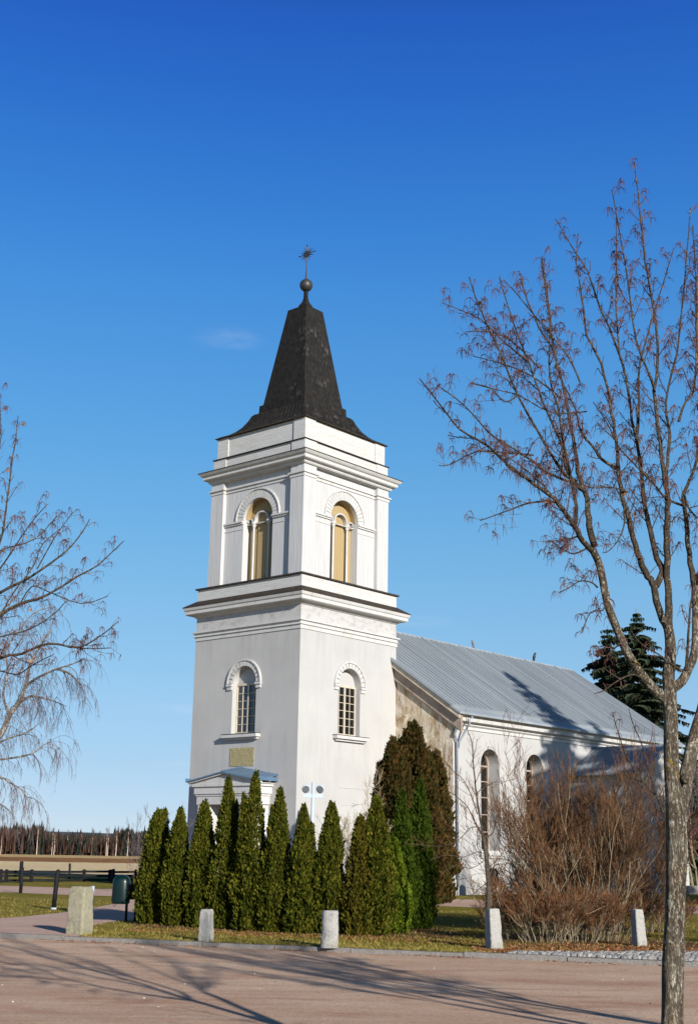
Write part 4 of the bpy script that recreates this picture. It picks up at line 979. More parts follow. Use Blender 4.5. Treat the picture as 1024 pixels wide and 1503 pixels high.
# ------------------------------------------------------------------ bare trees: limbs, twigs, seed stalks
class Tree:
    def __init__(s, seed): s.r = random.Random(seed); s.limb = MB(); s.twig = MB(); s.tass = MB(); s.leaf = MB()
    def jit(s, k): return Vector((s.r.gauss(0, k), s.r.gauss(0, k), s.r.gauss(0, k)))
def smooth_path(P, n=3):
    out = []
    for i in range(len(P) - 1):
        p0 = P[max(i - 1, 0)]; p1 = P[i]; p2 = P[i + 1]; p3 = P[min(i + 2, len(P) - 1)]
        for k in range(n):
            t = k / n; out.append(0.5 * ((2 * p1) + (p2 - p0) * t + (2 * p0 - 5 * p1 + 4 * p2 - p3) * t * t + (3 * p1 - p0 - 3 * p2 + p3) * t ** 3))
    out.append(P[-1]); return out
def tassel(T, p, s=1.0):
    for k in range(T.r.randint(3, 6)):
        d = Vector((T.r.gauss(0, .55), T.r.gauss(0, .55), -0.4)).normalized(); L_ = T.r.uniform(0.03, 0.075) * s
        a = p + d * L_ * 0.55; b = a + Vector((d.x * .3, d.y * .3, -1)).normalized() * L_ * 0.6
        T.tass.tube([p, a, b], [0.0018 * s, 0.0015 * s, 0.0011 * s], 3)
def shoot(T, P, r0, r1, spacing=0.12, tl=0.30, lvl=0, tas=0.8, start=0.12):
    """side twigs in opposite pairs along a limb given by a smooth path"""
    seg = [(P[i + 1] - P[i]).length for i in range(len(P) - 1)]; tot = sum(seg)
    if tot < 0.03: return
    d = tot * start + T.r.random() * spacing; ph = T.r.random() * 3
    while d < tot:
        e = d; i = 0
        while i < len(seg) - 1 and e > seg[i]: e -= seg[i]; i += 1
        p = P[i].lerp(P[i + 1], min(1, e / max(seg[i], 1e-6))); tg = (P[i + 1] - P[i]).normalized(); f = d / tot
        rr = r0 + (r1 - r0) * f
        x = tg.cross(Vector((0.3, 0.2, 1))).normalized(); y = tg.cross(x); ph += math.pi / 2 + T.r.gauss(0, .35)
        sides = (0, math.pi) if T.r.random() < 0.65 else (T.r.choice((0, math.pi)),)
        for sg in sides:
            o = x * math.cos(ph + sg) + y * math.sin(ph + sg)
            L_ = tl * T.r.uniform(0.25, 1.0) * (1.05 - 0.55 * f) * (1 if lvl else 1)
            dr = (tg * T.r.uniform(0.5, 1.1) + o * 0.9 + Vector((0, 0, 0.25))).normalized()
            rt = max(0.0016, min(rr * 0.55, 0.0035 + L_ * 0.006))
            q = [p]; dd = dr
            for k in range(3):
                dd = (dd + T.jit(0.10) + Vector((0, 0, 0.12))).normalized(); q.append(q[-1] + dd * L_ / 3)
            T.twig.tube(q, [rt, rt * .85, rt * .7, rt * .5], 3)
            if lvl < 1 and L_ > 0.11: shoot(T, q, rt, rt * .5, spacing * 0.55, tl * 0.36, lvl + 1, tas, 0.15)
            if T.r.random() < tas: tassel(T, q[-1])
            elif T.r.random() < 0.3: tassel(T, q[2])
            if T.r.random() < 0.012:
                n_ = T.jit(1).normalized(); u_ = n_.cross(T.jit(1)).normalized(); v_ = n_.cross(u_); c = q[-1] - Vector((0, 0, 0.03))
                T.leaf.poly([c + u_ * 0.02, c + v_ * 0.014, c - u_ * 0.022 + n_ * .01, c - v_ * 0.013])
        d += spacing * T.r.uniform(0.6, 1.5)
def limb(T, P, r0, r1, n=7, tw=True, wob=0.16, **k):
    r1 = r1 * 1.25
    Q = smooth_path(P, 3); m = len(Q); RR = [r0 + (r1 - r0) * (i / (m - 1)) ** 0.85 for i in range(m)]
    Q = [q + T.jit(r0 * 0.10) if 0 < i < m - 1 else q for i, q in enumerate(Q)]
    T.limb.tube(Q, RR, n, True, wob=wob)
    if tw: shoot(T, Q, r0, r1, **k)
    return Q

# the near maple on the right, limbs at their own depths round the trunk
TY = 8.67
def pp(lst, y0, y1):                        # limb through seen points, drifting in depth from y0 to y1
    n = len(lst); return [at(x, y, TY + y0 + (y1 - y0) * i / max(1, n - 1)) for i, (x, y) in enumerate(lst)]
T = Tree(11)
base = Vector((at(985, 1500, TY).x - 0.02, TY, 0))
trunk = [base + Vector((0, 0, -0.1)), base + Vector((0, 0, 0.05)), base + Vector((0.0, 0, 0.35))] + [at(x, y, TY) for x, y in ((985.5, 1500), (986.5, 1440), (988, 1380), (990.5, 1320), (992, 1260), (992, 1215), (989, 1180), (985, 1140), (984, 1100), (983.5, 1060), (982, 1030), (982, 1010))]
tr = [0.115, 0.098, 0.078, 0.071, 0.069, 0.067, 0.066, 0.065, 0.066, 0.058, 0.049, 0.047, 0.046, 0.048, 0.046]
tm = MB(); Q = smooth_path(trunk, 5); RR = []
for i in range(len(trunk) - 1):
    for k in range(5): RR.append(tr[i] + (tr[i + 1] - tr[i]) * k / 5)
RR.append(tr[-1]); tm.tube(Q, RR, 26, True, wob=0.13)
tm.tube(smooth_path(pp([(990, 1215), (1000, 1172), (1008, 1130), (1018, 1085), (1030, 1040), (1042, 985)], 0, 0.3), 4), [0.055 - 0.018 * i / 20 for i in range(21)], 18, True, wob=0.12)
c = at(1006, 1143, TY - 0.045); tm.tube([c + Vector((0, 0.03, 0)), c, c + Vector((0, -0.01, 0.0))], [0.035, 0.030, 0.018], 12, True)
A = dict(spacing=0.088, tl=0.27, tas=0.5)
def mtrace(lst, y0, y1, r0, r1, **k):
    a = dict(A); a.update(k); return limb(T, pp(lst, y0, y1), r0 * 1.18, r1, **a)
# left limb
tm.tube(smooth_path(pp([(980, 1030), (951.8, 1003.7), (934, 980), (920, 958), (910, 936), (900, 912), (890, 883), (879.4, 830), (868, 806)], 0, -0.35), 3), [0.034 - 0.011 * i / 24 for i in range(25)], 12, True, wob=0.15)
y = -0.35
mtrace([(868, 808), (853.4, 792), (843, 773), (829, 752.5), (817, 736.9), (794.6, 717.9), (760, 694), (738, 676), (713, 652.7), (674.7, 631), (645, 593), (615, 555)], y, -1.3, 0.018, 0.0028)
mtrace([(817, 737), (795, 736), (772, 739.6), (738, 752), (704, 764)], y - .2, -0.9, 0.0075, 0.0025)
mtrace([(844, 769), (845, 743.8), (839.6, 714), (834, 688), (829, 662.5), (825, 640), (818.8, 601), (806, 550.5), (806, 474), (797.6, 410.7), (793, 377)], y, -0.9, 0.0115, 0.0028)
mtrace([(872, 801), (865.5, 778), (862, 752.5), (860, 731.7), (853.4, 709), (848, 692), (843, 660.8), (838, 630), (826, 566), (812, 516), (790, 480), (770, 430), (761.6, 398)], y, 0.2, 0.020, 0.0028)
mtrace([(858, 722), (841, 707), (825, 692), (812, 672), (802, 656), (759.5, 580), (729.8, 508), (704, 453), (688, 406.4)], -0.2, -1.0, 0.012, 0.0028)
mtrace([(844, 706), (830, 690), (823, 652), (797.6, 592.9), (776, 533.6), (755, 478.5), (732, 406.4)], -0.1, -0.5, 0.010, 0.0028)
mtrace([(841, 707), (831.6, 705.7), (800, 692), (780, 676), (749, 656), (717, 635), (683, 597), (641, 565)], -0.2, -1.4, 0.0095, 0.0025)
mtrace([(829, 750), (800, 716), (772, 690), (740, 668)], -0.5, -1.2, 0.005, 0.002)
mtrace([(782, 668), (745, 665), (700, 663), (660, 682), (644, 683)], -0.7, -1.2, 0.0055, 0.002)
mtrace([(760, 580), (740, 590), (720, 570), (694, 563)], -0.8, -1.1, 0.005, 0.002)
mtrace([(860, 604), (810, 605.7), (760, 580), (728, 572), (693, 563)], 0, -0.6, 0.005, 0.002)
mtrace([(818, 580), (780, 552), (742.6, 535.8), (715, 528), (694, 523)], 0, -0.7, 0.0055, 0.002)
mtrace([(790, 540), (750, 500), (715, 487), (683, 487)], -0.2, -0.9, 0.005, 0.002)
mtrace([(776, 533), (735, 498), (704, 468), (649, 444.6)], -0.3, -1.0, 0.0055, 0.002)
mtrace([(818, 542), (808, 482.7), (801.9, 423), (794.7, 376.8)], 0, 0.3, 0.008, 0.0025)
mtrace([(850, 560), (834, 525), (790, 470), (752, 425), (738, 410)], 0.1, 0.2, 0.006, 0.0022)
# centre stems
tm.tube(smooth_path(pp([(982, 1020), (980, 988), (983, 960), (982, 936), (979, 918)], 0, 0.05), 4), [0.044 - 0.012 * i / 16 for i in range(17)], 14, True, wob=0.14)
mtrace([(979, 925), (968, 900), (960, 872), (956, 856), (945.7, 838.8), (935.4, 811), (926.7, 781.7), (921.5, 761), (912.9, 728), (908.5, 703.8), (906, 677.9), (905, 657), (900.8, 631), (895, 588.6), (882, 533.6), (861, 491), (852.7, 431.9), (846, 385), (848, 343)], 0.05, -0.3, 0.024, 0.0028)
mtrace([(962, 860), (971.7, 837), (963, 819.7), (956, 786.9), (949, 759), (944, 729.8), (940.6, 695), (937, 669), (932.8, 643), (924.8, 601), (912, 529), (882, 457), (861, 398), (840, 364), (814.6, 321.7)], 0.1, 0.5, 0.021, 0.0028)
mtrace([(933, 645), (936, 620.8), (937, 590), (937.6, 538), (954.5, 474), (971.5, 419), (988, 364)], 0.2, 0.6, 0.011, 0.0025)
mtrace([(979, 925), (981, 900), (980, 870), (978.6, 831.8), (977.8, 790), (978.6, 755.7), (978.6, 729.8), (975, 703.8), (971.7, 677.9), (968, 652), (965.6, 626), (958.7, 571.8), (963, 550.5), (963, 482.7), (950, 406.4), (941.8, 343), (935.4, 283.6), (930.3, 239)], 0.1, 0.1, 0.026, 0.003)
mtrace([(960, 575), (954.5, 554.8), (933, 499.7), (920.6, 410.7), (910, 347), (897, 279)], 0.1, -0.4, 0.009, 0.0026)
mtrace([(978, 712), (977, 697), (979.5, 669), (982, 634.6), (976, 590), (992.6, 516.6), (1001, 440), (1007.5, 368), (1012.6, 304.8)], 0.1, 0.4, 0.013, 0.0028)
mtrace([(912, 529), (908, 516), (903.6, 450), (903.6, 389.6), (903.6, 309)], 0.3, 0.3, 0.0075, 0.0025)
mtrace([(904, 688), (881, 673), (870.7, 657), (853, 636), (844, 601), (828, 567)], -0.1, -0.5, 0.011, 0.0035)
mtrace([(1001, 741.9), (976.9, 731.5), (957.9, 709), (931.9, 683), (906, 653.6), (890, 620), (870, 590)], 0.2, -0.6, 0.008, 0.0025)
mtrace([(920, 722), (896, 715), (870, 716), (850, 710)], -0.1, -0.7, 0.006, 0.002)
mtrace([(914, 735), (916, 765), (908, 790), (894, 808), (884, 811)], -0.2, -0.5, 0.006, 0.002)
mtrace([(995, 618), (1005, 590), (1018, 567.6), (1022, 474), (1020, 400), (1016, 330)], 0.2, 0.5, 0.009, 0.0026)
# right side limbs
tm.tube(smooth_path(pp([(984, 1012), (1000, 1000), (1010, 980), (1015.6, 968), (1020, 944), (1020, 900), (1019, 860)], 0, 0.1), 3), [0.034 - 0.012 * i / 18 for i in range(19)], 12, True, wob=0.15)
mtrace([(1019, 862), (1012, 825), (1008, 790), (1007, 764), (1002.8, 738), (1002, 724.6), (1011.5, 703.8), (1018.4, 686.5), (1026, 650), (1032, 600), (1024, 520), (1020, 430), (1030, 340)], 0.1, 0.3, 0.019, 0.0028)
mtrace([(1006, 985), (1008, 955), (1010, 920), (1014, 880), (1022, 840)], -0.1, -0.3, 0.010, 0.004)
mtrace([(1003, 724), (1010, 745), (1030, 760), (1060, 720), (1075, 640)], 0.1, 0.0, 0.008, 0.003)
R_ = random.Random(5)
for k in range(12):                         # the far and outer side of the crown, beyond the frame
    a = R_.uniform(-1.0, 1.0); el = R_.uniform(0.6, 1.1); st = at(1042, 985, TY + .3) if k % 2 else at(1020, 860, TY + .1)
    dr = Vector((math.cos(a) * math.cos(el) + 0.12, math.sin(a) * math.cos(el), math.sin(el))); L_ = R_.uniform(1.8, 3.0)
    P = [st]
    if k % 2 == 0 and a > 0.2: continue
    for j in range(6): dr = (dr + Vector((R_.gauss(0, .09), R_.gauss(0, .09), 0.05))).normalized(); P.append(P[-1] + dr * L_ / 6)
    if min(px_ for px_ in [q.x / q.y for q in P[2:]]) < 0.262: continue
    limb(T, P, R_.uniform(0.009, 0.014), 0.003, **A)
# drooping and low side branches
mtrace([(876, 862), (867, 854.6), (850, 853), (834, 863), (819, 870)], -0.3, -0.7, 0.0055, 0.002, spacing=0.07, tl=0.2)
mtrace([(862, 804), (841, 813), (826, 806), (810, 801)], -0.35, -0.8, 0.0055, 0.002, spacing=0.07, tl=0.2)
mtrace([(848, 787), (825.8, 793), (810, 794), (796, 795)], -0.4, -0.9, 0.005, 0.002, spacing=0.07, tl=0.2)
mtrace([(889, 880), (884, 896), (866, 899), (853, 928)], -0.3, -0.6, 0.005, 0.002, spacing=0.08, tl=0.2)
mtrace([(912, 941), (890, 962), (876, 960), (880, 905)][:3], -0.2, -0.6, 0.005, 0.002, spacing=0.08, tl=0.2)
mtrace([(955, 1005), (930, 990), (905, 1000), (885, 1014), (872, 1018)], -0.1, -0.5, 0.006, 0.002, spacing=0.12, tl=0.2)
mtrace([(1000, 985), (965, 960), (940, 945), (925, 925)], -0.2, -0.4, 0.006, 0.002, spacing=0.12, tl=0.2)
mtrace([(972, 1192), (962, 1165), (952, 1130), (940, 1090), (928, 1062), (922, 1040)], -0.05, -0.3, 0.0065, 0.002, spacing=0.14, tl=0.24, tas=0.1)
mtrace([(966, 1172), (948, 1152), (930, 1130), (915, 1100), (905, 1070), (898, 1045)], -0.05, -0.5, 0.005, 0.002, spacing=0.14, tl=0.2, tas=0.1)
mtrace([(978, 1172), (965, 1168), (950, 1168), (936, 1162)], -0.1, -0.4, 0.004, 0.0015, spacing=0.1, tl=0.15, tas=0.1)
mtrace([(1000, 1190), (1012, 1230), (1030, 1240), (1050, 1262)], 0.0, 0.2, 0.006, 0.002, spacing=0.1, tl=0.2, tas=0.1)
mtrace([(998, 1240), (1012, 1212), (1028, 1200)], 0.0, 0.2, 0.004, 0.002, spacing=0.1, tl=0.2, tas=0.1)
mtrace([(977, 1205), (958, 1195), (944, 1190), (930, 1175)], 0.0, -0.3, 0.004, 0.0015, spacing=0.12, tl=0.16, tas=0.1)
ORG = base.copy()
def finish(T, tm, name, label, cat, group=None, org=None):
    t = thing(name, label, cat, org or (0, 0, 0), 0, group)
    o_ = Vector(org) if org else Vector()
    for mb, nm, mt, sm in ((tm, 'trunk', MBARK, True), (T.limb, 'limbs', MBARK2, True), (T.twig, 'twigs', MTWIG, False), (T.tass, 'seed_stalks', MTASS, False), (T.leaf, 'withered_leaves', MDEAD, False)):
        if mb and mb.f:
            mb.v = [(v[0] - o_.x, v[1] - o_.y, v[2] - o_.z) for v in mb.v]; mb.build(nm, mt, t, sm)
    return t
GM = 'bare maples beside the road'
maple = finish(T, tm, 'maple_tree', 'bare forked maple with lichened trunk at the right, seed stalks on its twigs', 'tree', GM, tuple(ORG))
# its neighbours beside the road, outside the frame: their shadows lie on the road
for (x, y, rz, s, lab) in ((11.6, 18.5, 0.7, 1.35, 'bare maple standing outside the view beyond the cobbles, shading the lawn and shrubs'), (16.0, 12.0, 3.3, 1.3, 'bare maple far outside the view to the right beyond the cobbles'), (6.4, 9.0, 4.0, 1.05, 'bare maple just outside the view, the nearest neighbour of the one in front'), (19.5, 26.8, 1.9, 1.8, 'tall bare maple outside the view, its branches shading the foot of the nave wall'), (6.7, 6.7, 2.1, 1.15, 'bare maple standing outside the view to the right, its crown shading the road')):
    c = copy_tree(maple); c.location = (x, y, 0); c.rotation_euler = (0, 0, rz); c.scale = (s, s, s); c['label'] = lab

# left maple: its crown reaches into the frame from the left
T = Tree(23); LY = 9.6
def lp(lst, y0, y1):
    n = len(lst); return [at(x, y, LY + y0 + (y1 - y0) * i / max(1, n - 1)) for i, (x, y) in enumerate(lst)]
lb = Vector((at(-210, 1400, LY).x, LY, 0)); fk = at(-185, 1080, LY)
tm = MB(); tm.tube(smooth_path([lb - Vector((0, 0, .1)), lb + Vector((0.01, 0, 0.4)), lb + Vector((0.02, 0, 1.2)), fk], 5), [0.12 - 0.05 * i / 15 for i in range(16)], 20, True, wob=0.13)
def lt(lst, y0, y1, r0, r1, **k):
    a = dict(spacing=0.095, tl=0.28, tas=0.4); a.update(k); return limb(T, lp(lst, y0, y1), r0 * 0.72, r1, **a)
LL = [
 ([(-185, 1080), (-90, 960), (0, 903), (28, 887), (70, 873), (112, 847), (144, 829), (182, 794)], -0.3, 0.026),
 ([(-185, 1080), (-80, 930), (0, 870), (40, 850), (90, 815), (115, 790), (132, 762)], 0.3, 0.024),
 ([(-90, 950), (-30, 860), (0, 798), (9, 749.6), (16, 689), (23, 647), (27, 610)], 0.5, 0.018),
 ([(-185, 1080), (-80, 1000), (0, 966), (33, 959), (70, 945), (116, 950), (144, 936), (174, 912)], -0.7, 0.022),
 ([(100, 950), (130, 952), (163, 951)], -0.6, 0.006), ([(-40, 880), (0, 836), (42, 773), (70, 740), (55, 715)][:4], 0.1, 0.012),
 ([(28, 890), (47, 861), (70, 868), (120, 886), (158, 875)], -0.2, 0.008), ([(-20, 830), (0, 808), (51, 791.5), (84, 757)], -0.1, 0.010),
 ([(55, 835), (80, 790), (107, 752)], 0.3, 0.008), ([(-60, 920), (-30, 840), (-25, 760), (-10, 700), (2, 640), (-2, 566)], 0.9, 0.014),
 ([(-60, 950), (0, 935), (40, 925), (75, 905), (100, 880)], -0.4, 0.010), ([(-90, 900), (-60, 800), (-50, 700), (-30, 620), (-25, 560)], 1.4, 0.016),
 ([(-70, 1010), (-10, 985), (25, 990), (50, 975), (80, 960)], -1.0, 0.009), ([(0, 905), (20, 870), (50, 830), (62, 800), (90, 775)], 0.0, 0.009),
 ([(-185, 1080), (-150, 900), (-120, 780), (-110, 640), (-90, 520)], 0.8, 0.03), ([(-185, 1080), (-230, 900), (-260, 760), (-300, 620)], 0.0, 0.03),
 ([(-185, 1080), (-280, 960), (-380, 860), (-450, 720)], -0.6, 0.028), ([(-185, 1080), (-180, 900), (-190, 740), (-200, 560)], 1.0, 0.03)]
for l_, dy, r0 in LL: lt(l_, dy * 0.3, dy, r0, 0.0026)
finish(T, tm, 'maple_tree', 'bare maple whose branches reach in from the left edge', 'tree', GM, tuple(lb))

# birch behind it with hanging twigs
MBIRCH = m_bark('birch_bark', (0.06, 0.05, 0.045), (0.36, 0.32, 0.26), (0.48, 0.45, 0.40), 0, 1.6, 0.5, 10)
MBTW = m_isle('birch_twig', [(0.05, 0.042, 0.05), (0.09, 0.065, 0.07), (0.13, 0.10, 0.10)])
T = Tree(31); BY = 30.0
def bp(lst, dy=0.0): return [at(x, y, BY + dy * i / len(lst)) for i, (x, y) in enumerate(lst)]
def hang(T, p, d, L_, r=0.006, lvl=0):
    q = [p]; dd = d
    n = 6
    for k in range(n): dd = (dd * 0.8 + Vector((0, 0, -0.34)) + T.jit(0.13)).normalized(); q.append(q[-1] + dd * L_ / n)
    T.twig.tube(q, [r * (1 - 0.6 * i / n) for i in range(n + 1)], 3)
    if lvl < 2:
        for k in range(5 if lvl == 0 else 4):
            i = T.r.randint(1, n - 1); hang(T, q[i], (dd + T.jit(0.7)).normalized(), L_ * T.r.uniform(0.25, 0.55), r * 0.6, lvl + 1)
def birch_limb(P, r0, r1, mb, hn=14, hl=0.9):
    hn = int(hn * 1.7)
    Q = smooth_path(P, 3); m = len(Q); mb.tube(Q, [r0 + (r1 - r0) * i / (m - 1) for i in range(m)], 8, True, wob=0.1)
    for k in range(hn):
        i = T.r.randint(1, m - 2); d = (Q[i + 1] - Q[i]).normalized(); hang(T, Q[i], (d * 0.8 + T.jit(0.6) + Vector((0, 0, 0.25))).normalized(), hl * T.r.uniform(0.5, 1.2))
bb = gnd(-150, 1345); bb = Vector((at(-150, 1345, BY).x, BY, 0)); tm = MB()
tm.tube(smooth_path([bb, at(-140, 1250, BY), at(-120, 1150, BY), at(-90, 1050, BY), at(-80, 950, BY), at(-75, 850, BY)], 4), [0.20 - 0.13 * i / 20 for i in range(21)], 14, True, wob=0.1)
birch_limb(bp([(-110, 1160), (-50, 1120), (0, 1079), (14, 1050), (26, 1034), (38, 1007), (43, 981), (55, 955), (75, 925)], -1), 0.085, 0.02, tm, 26)
for l_, hn in (([(26, 1034), (45, 1022), (60, 1024), (79, 1029), (98, 1037)], 12), ([(38, 1007), (55, 995), (81, 983), (108, 974), (128, 966)], 14), ([(85, 982), (105, 990), (119, 1006)], 9),
               ([(-110, 1160), (-40, 1120), (0, 1115), (33, 1110), (53, 1103), (69, 1091), (90, 1099)], 18), ([(-110, 1170), (-40, 1145), (0, 1141), (19, 1151), (36, 1163), (44, 1184)], 16),
               ([(-90, 1050), (-40, 1000), (0, 965), (25, 930), (50, 900), (80, 890)], 18), ([(14, 1050), (5, 1020), (12, 985), (8, 950), (20, 920)], 12), ([(-85, 1000), (-40, 940), (-5, 905), (20, 880), (35, 860)], 14),
               ([(-60, 1120), (-20, 1100), (10, 1085), (40, 1075), (60, 1060)], 10), ([(-110, 1170), (-60, 1180), (-20, 1175), (0, 1180), (20, 1195)], 12), ([(-95, 1080), (-140, 1000), (-170, 940)], 10), ([(-120, 1140), (-180, 1090), (-220, 1060)], 10), ([(-80, 950), (-70, 880), (-60, 820)], 10)):
    birch_limb(bp(l_, T.r.uniform(-1.5, 1.5)), 0.035, 0.008, T.limb, hn)
t = thing('birch_tree', 'white limbed birch with hanging twigs behind the left maple', 'tree', tuple(bb))
for mb, nm, mt, sm in ((tm, 'trunk', MBIRCH, True), (T.limb, 'limbs', MBIRCH, True), (T.twig, 'twigs', MBTW, False)):
    mb.v = [(v[0] - bb.x, v[1] - bb.y, v[2]) for v in mb.v]; mb.build(nm, mt, t, sm)

# ------------------------------------------------------------------ shrubs and the sapling
def grow(T, p, d, L_, r, lvl, maxl, spread=0.5, nb=3, upb=0.15, mb=None, rmin=0.0025, ratio=0.62):
    n = 4; q = [p]; dd = d
    for k in range(n): dd = (dd + T.jit(0.10) + Vector((0, 0, upb * 0.5))).normalized(); q.append(q[-1] + dd * L_ / n)
    (T.limb if lvl < 2 else T.twig).tube(q, [max(rmin, r * (1 - 0.5 * i / n)) for i in range(n + 1)], 5 if lvl == 0 else 3)
    if lvl >= maxl: return
    for k in range(nb):
        f = T.r.uniform(0.25, 1.0); i = min(n - 1, int(f * n)); pt = q[i].lerp(q[i + 1], f * n - i)
        nd = (dd + T.jit(spread) + Vector((0, 0, upb))).normalized()
        grow(T, pt, nd, L_ * ratio * T.r.uniform(0.7, 1.15), max(rmin, r * 0.55), lvl + 1, maxl, spread, nb, upb, mb, rmin, ratio)
def shrub(name, label, loc, stems, L_, r, maxl, nb, spread, lean, mats, seed, wid, group=None, rmin=0.003, upb=0.15, cat='shrub', ratio=0.62):
    T = Tree(seed)
    for k in range(stems):
        a = T.r.random() * 6.28; rr = wid * math.sqrt(T.r.random())
        p = Vector((math.cos(a) * rr, math.sin(a) * rr * 0.8, -0.02)); d = Vector((math.cos(a) * lean * rr / max(wid, .01), math.sin(a) * lean * rr / max(wid, .01), 1)).normalized()
        grow(T, p, d, L_ * T.r.uniform(0.6, 1.1), r * T.r.uniform(0.5, 1.1), 0, maxl, spread, nb, upb, None, rmin, ratio)
    t = thing(name, label, cat, tuple(loc), 0, group); T.limb.build('stems', mats[0], t); 
    if T.twig.f: T.twig.build('twigs', mats[1], t)
    return t
MSTEM = m_isle('grey_shrub_stem', [(0.11, 0.085, 0.06), (0.22, 0.18, 0.12), (0.33, 0.29, 0.20)])
MRED = m_isle('red_brown_twig', [(0.035, 0.018, 0.011), (0.095, 0.043, 0.020), (0.18, 0.09, 0.042)])
MBRN = m_isle('brown_twig', [(0.034, 0.019, 0.011), (0.090, 0.046, 0.023), (0.18, 0.10, 0.05)])
GS = 'bare shrubs right of the lawn'
shrub('bare_shrub', 'big bare brown shrub with many upright stems in front of the nave', gnd(858, 1377), 50, 2.1, 0.014, 4, 4, 0.36, 0.66, (MSTEM, MBRN), 41, 0.75, GS, 0.0030, 0.15, ratio=0.60)
shrub('bare_shrub', 'tall bare shrub left of the big one, before the second nave window', gnd(806, 1366), 24, 1.7, 0.012, 4, 4, 0.38, 0.6, (MSTEM, MBRN), 42, 0.6, GS, 0.0030, 0.13, ratio=0.60)
shrub('bare_shrub', 'bare shrub between the big one and the maple trunk', gnd(920, 1368), 22, 1.7, 0.012, 4, 4, 0.38, 0.6, (MSTEM, MBRN), 43, 0.6, GS, 0.0030, 0.13, ratio=0.60)
GR = 'low reddish shrubs behind the cobbles'
for i, (x_, y_, L_, lab) in enumerate(((757, 1380, 0.70, 'low reddish shrub touching the bollard before the sapling'), (800, 1384, 0.66, 'low reddish shrub second to the right of the sapling'), (845, 1383, 0.55, 'low reddish shrub at the foot of the big brown shrub'),
                                       (890, 1381, 0.6, 'low reddish shrub left of the rightmost bollard'), (772, 1360, 0.75, 'taller reddish shrub behind the low ones near the white stake'), (915, 1366, 0.6, 'reddish shrub directly behind the rightmost bollard'), (965, 1368, 0.5, 'reddish shrub at the left foot of the maple trunk'))):
    shrub('red_shrub', lab, gnd(x_, y_), 34, L_ * 1.1, 0.008, 3, 4, 0.42, 0.75, (MSTEM, MRED), 60 + i, 0.45, GR, 0.003, 0.10)
shrub('bare_shrub', 'thin bare shrub against the sunny tower wall behind the thujas', gnd(520, 1335), 12, 1.7, 0.014, 4, 4, 0.42, 0.75, (MSTEM, MSTEM), 71, 0.3, None, 0.004, 0.12)
shrub('bare_shrub', 'wispy bare shrub showing above the leftmost thujas', gnd(213, 1310), 6, 1.75, 0.014, 4, 3, 0.35, 0.35, (MBTW, MBTW), 72, 0.9, None, 0.0035, 0.2)
# sapling behind the leaning bollard
T = Tree(81); SY_ = gnd(716, 1386).y
def sp(lst, dy=0.0): return [at(x, y, SY_ + dy * i / len(lst)) for i, (x, y) in enumerate(lst)]
sb = gnd(716, 1386); tm = MB()
tm.tube(smooth_path(sp([(716, 1388), (716.5, 1350), (717, 1310), (716, 1290), (713, 1255), (709, 1228)]), 5), [0.056 - 0.02 * i / 25 for i in range(26)], 10, True, wob=0.12)
def sl_(l_, r0, r1, dy, **k):
    a = dict(spacing=0.11, tl=0.42, tas=0.0); a.update(k); return limb(T, sp(l_, dy), r0 * 0.8, r1, **a)
for l_, r0, dy in (([(709, 1228), (704, 1200), (699, 1170), (697, 1150), (694, 1120), (692, 1090), (685, 1070), (683, 1045)], 0.030, 0.1), ([(709, 1228), (703, 1218), (697, 1208), (690, 1192), (682, 1180), (668, 1168), (657, 1160)], 0.022, -0.5),
                   ([(700, 1195), (692, 1170), (680, 1145), (668, 1135), (655, 1120), (640, 1105)], 0.014, -0.4), ([(709, 1228), (722, 1224), (728, 1200), (735, 1180), (741, 1155), (737, 1140)], 0.018, -0.4),
                   ([(716, 1290), (726, 1270), (745, 1268), (765, 1262), (780, 1258)], 0.016, 0.4), ([(716, 1293), (703, 1305), (690, 1315), (675, 1322)], 0.012, -0.3), ([(690, 1125), (696, 1105), (700, 1085)], 0.009, 0.2),
                   ([(705, 1215), (690, 1215), (670, 1235), (640, 1242), (600, 1238)], 0.012, -0.7), ([(697, 1150), (705, 1130), (712, 1115), (716, 1095)], 0.008, 0.2), ([(713, 1255), (700, 1250), (680, 1258), (655, 1255), (632, 1262)], 0.010, -0.5),
                   ([(728, 1205), (745, 1200), (760, 1180)], 0.008, 0.3), ([(698, 1165), (720, 1150), (740, 1147), (757, 1143)], 0.007, 0.3), ([(712, 1262), (690, 1275), (668, 1270), (645, 1285)], 0.008, -0.6), ([(716, 1275), (735, 1255), (750, 1230), (772, 1215)], 0.009, 0.5)):
    sl_(l_, r0, 0.0035, dy)
t = thing('sapling', 'bare young tree behind the tapering bollard, before the nave downpipe', 'tree', tuple(sb))
for mb, nm, mt, sm in ((tm, 'trunk', MBARK2, True), (T.limb, 'limbs', MBARK2, True), (T.twig, 'twigs', MBRN, False)):
    mb.v = [(v[0] - sb.x, v[1] - sb.y, v[2]) for v in mb.v]; mb.build(nm, mt, t, sm)
# bare tree behind on the right
shrub('bare_tree', 'distant bare tree at the right edge behind the maple trunk', at(1022, 1262, 70) * 1.0 - Vector((0, 0, at(1022, 1262, 70).z)), 5, 4.2, 0.07, 4, 4, 0.34, 0.3, (MSTEM, MBTW), 91, 0.3, None, 0.012, 0.2, 'tree')

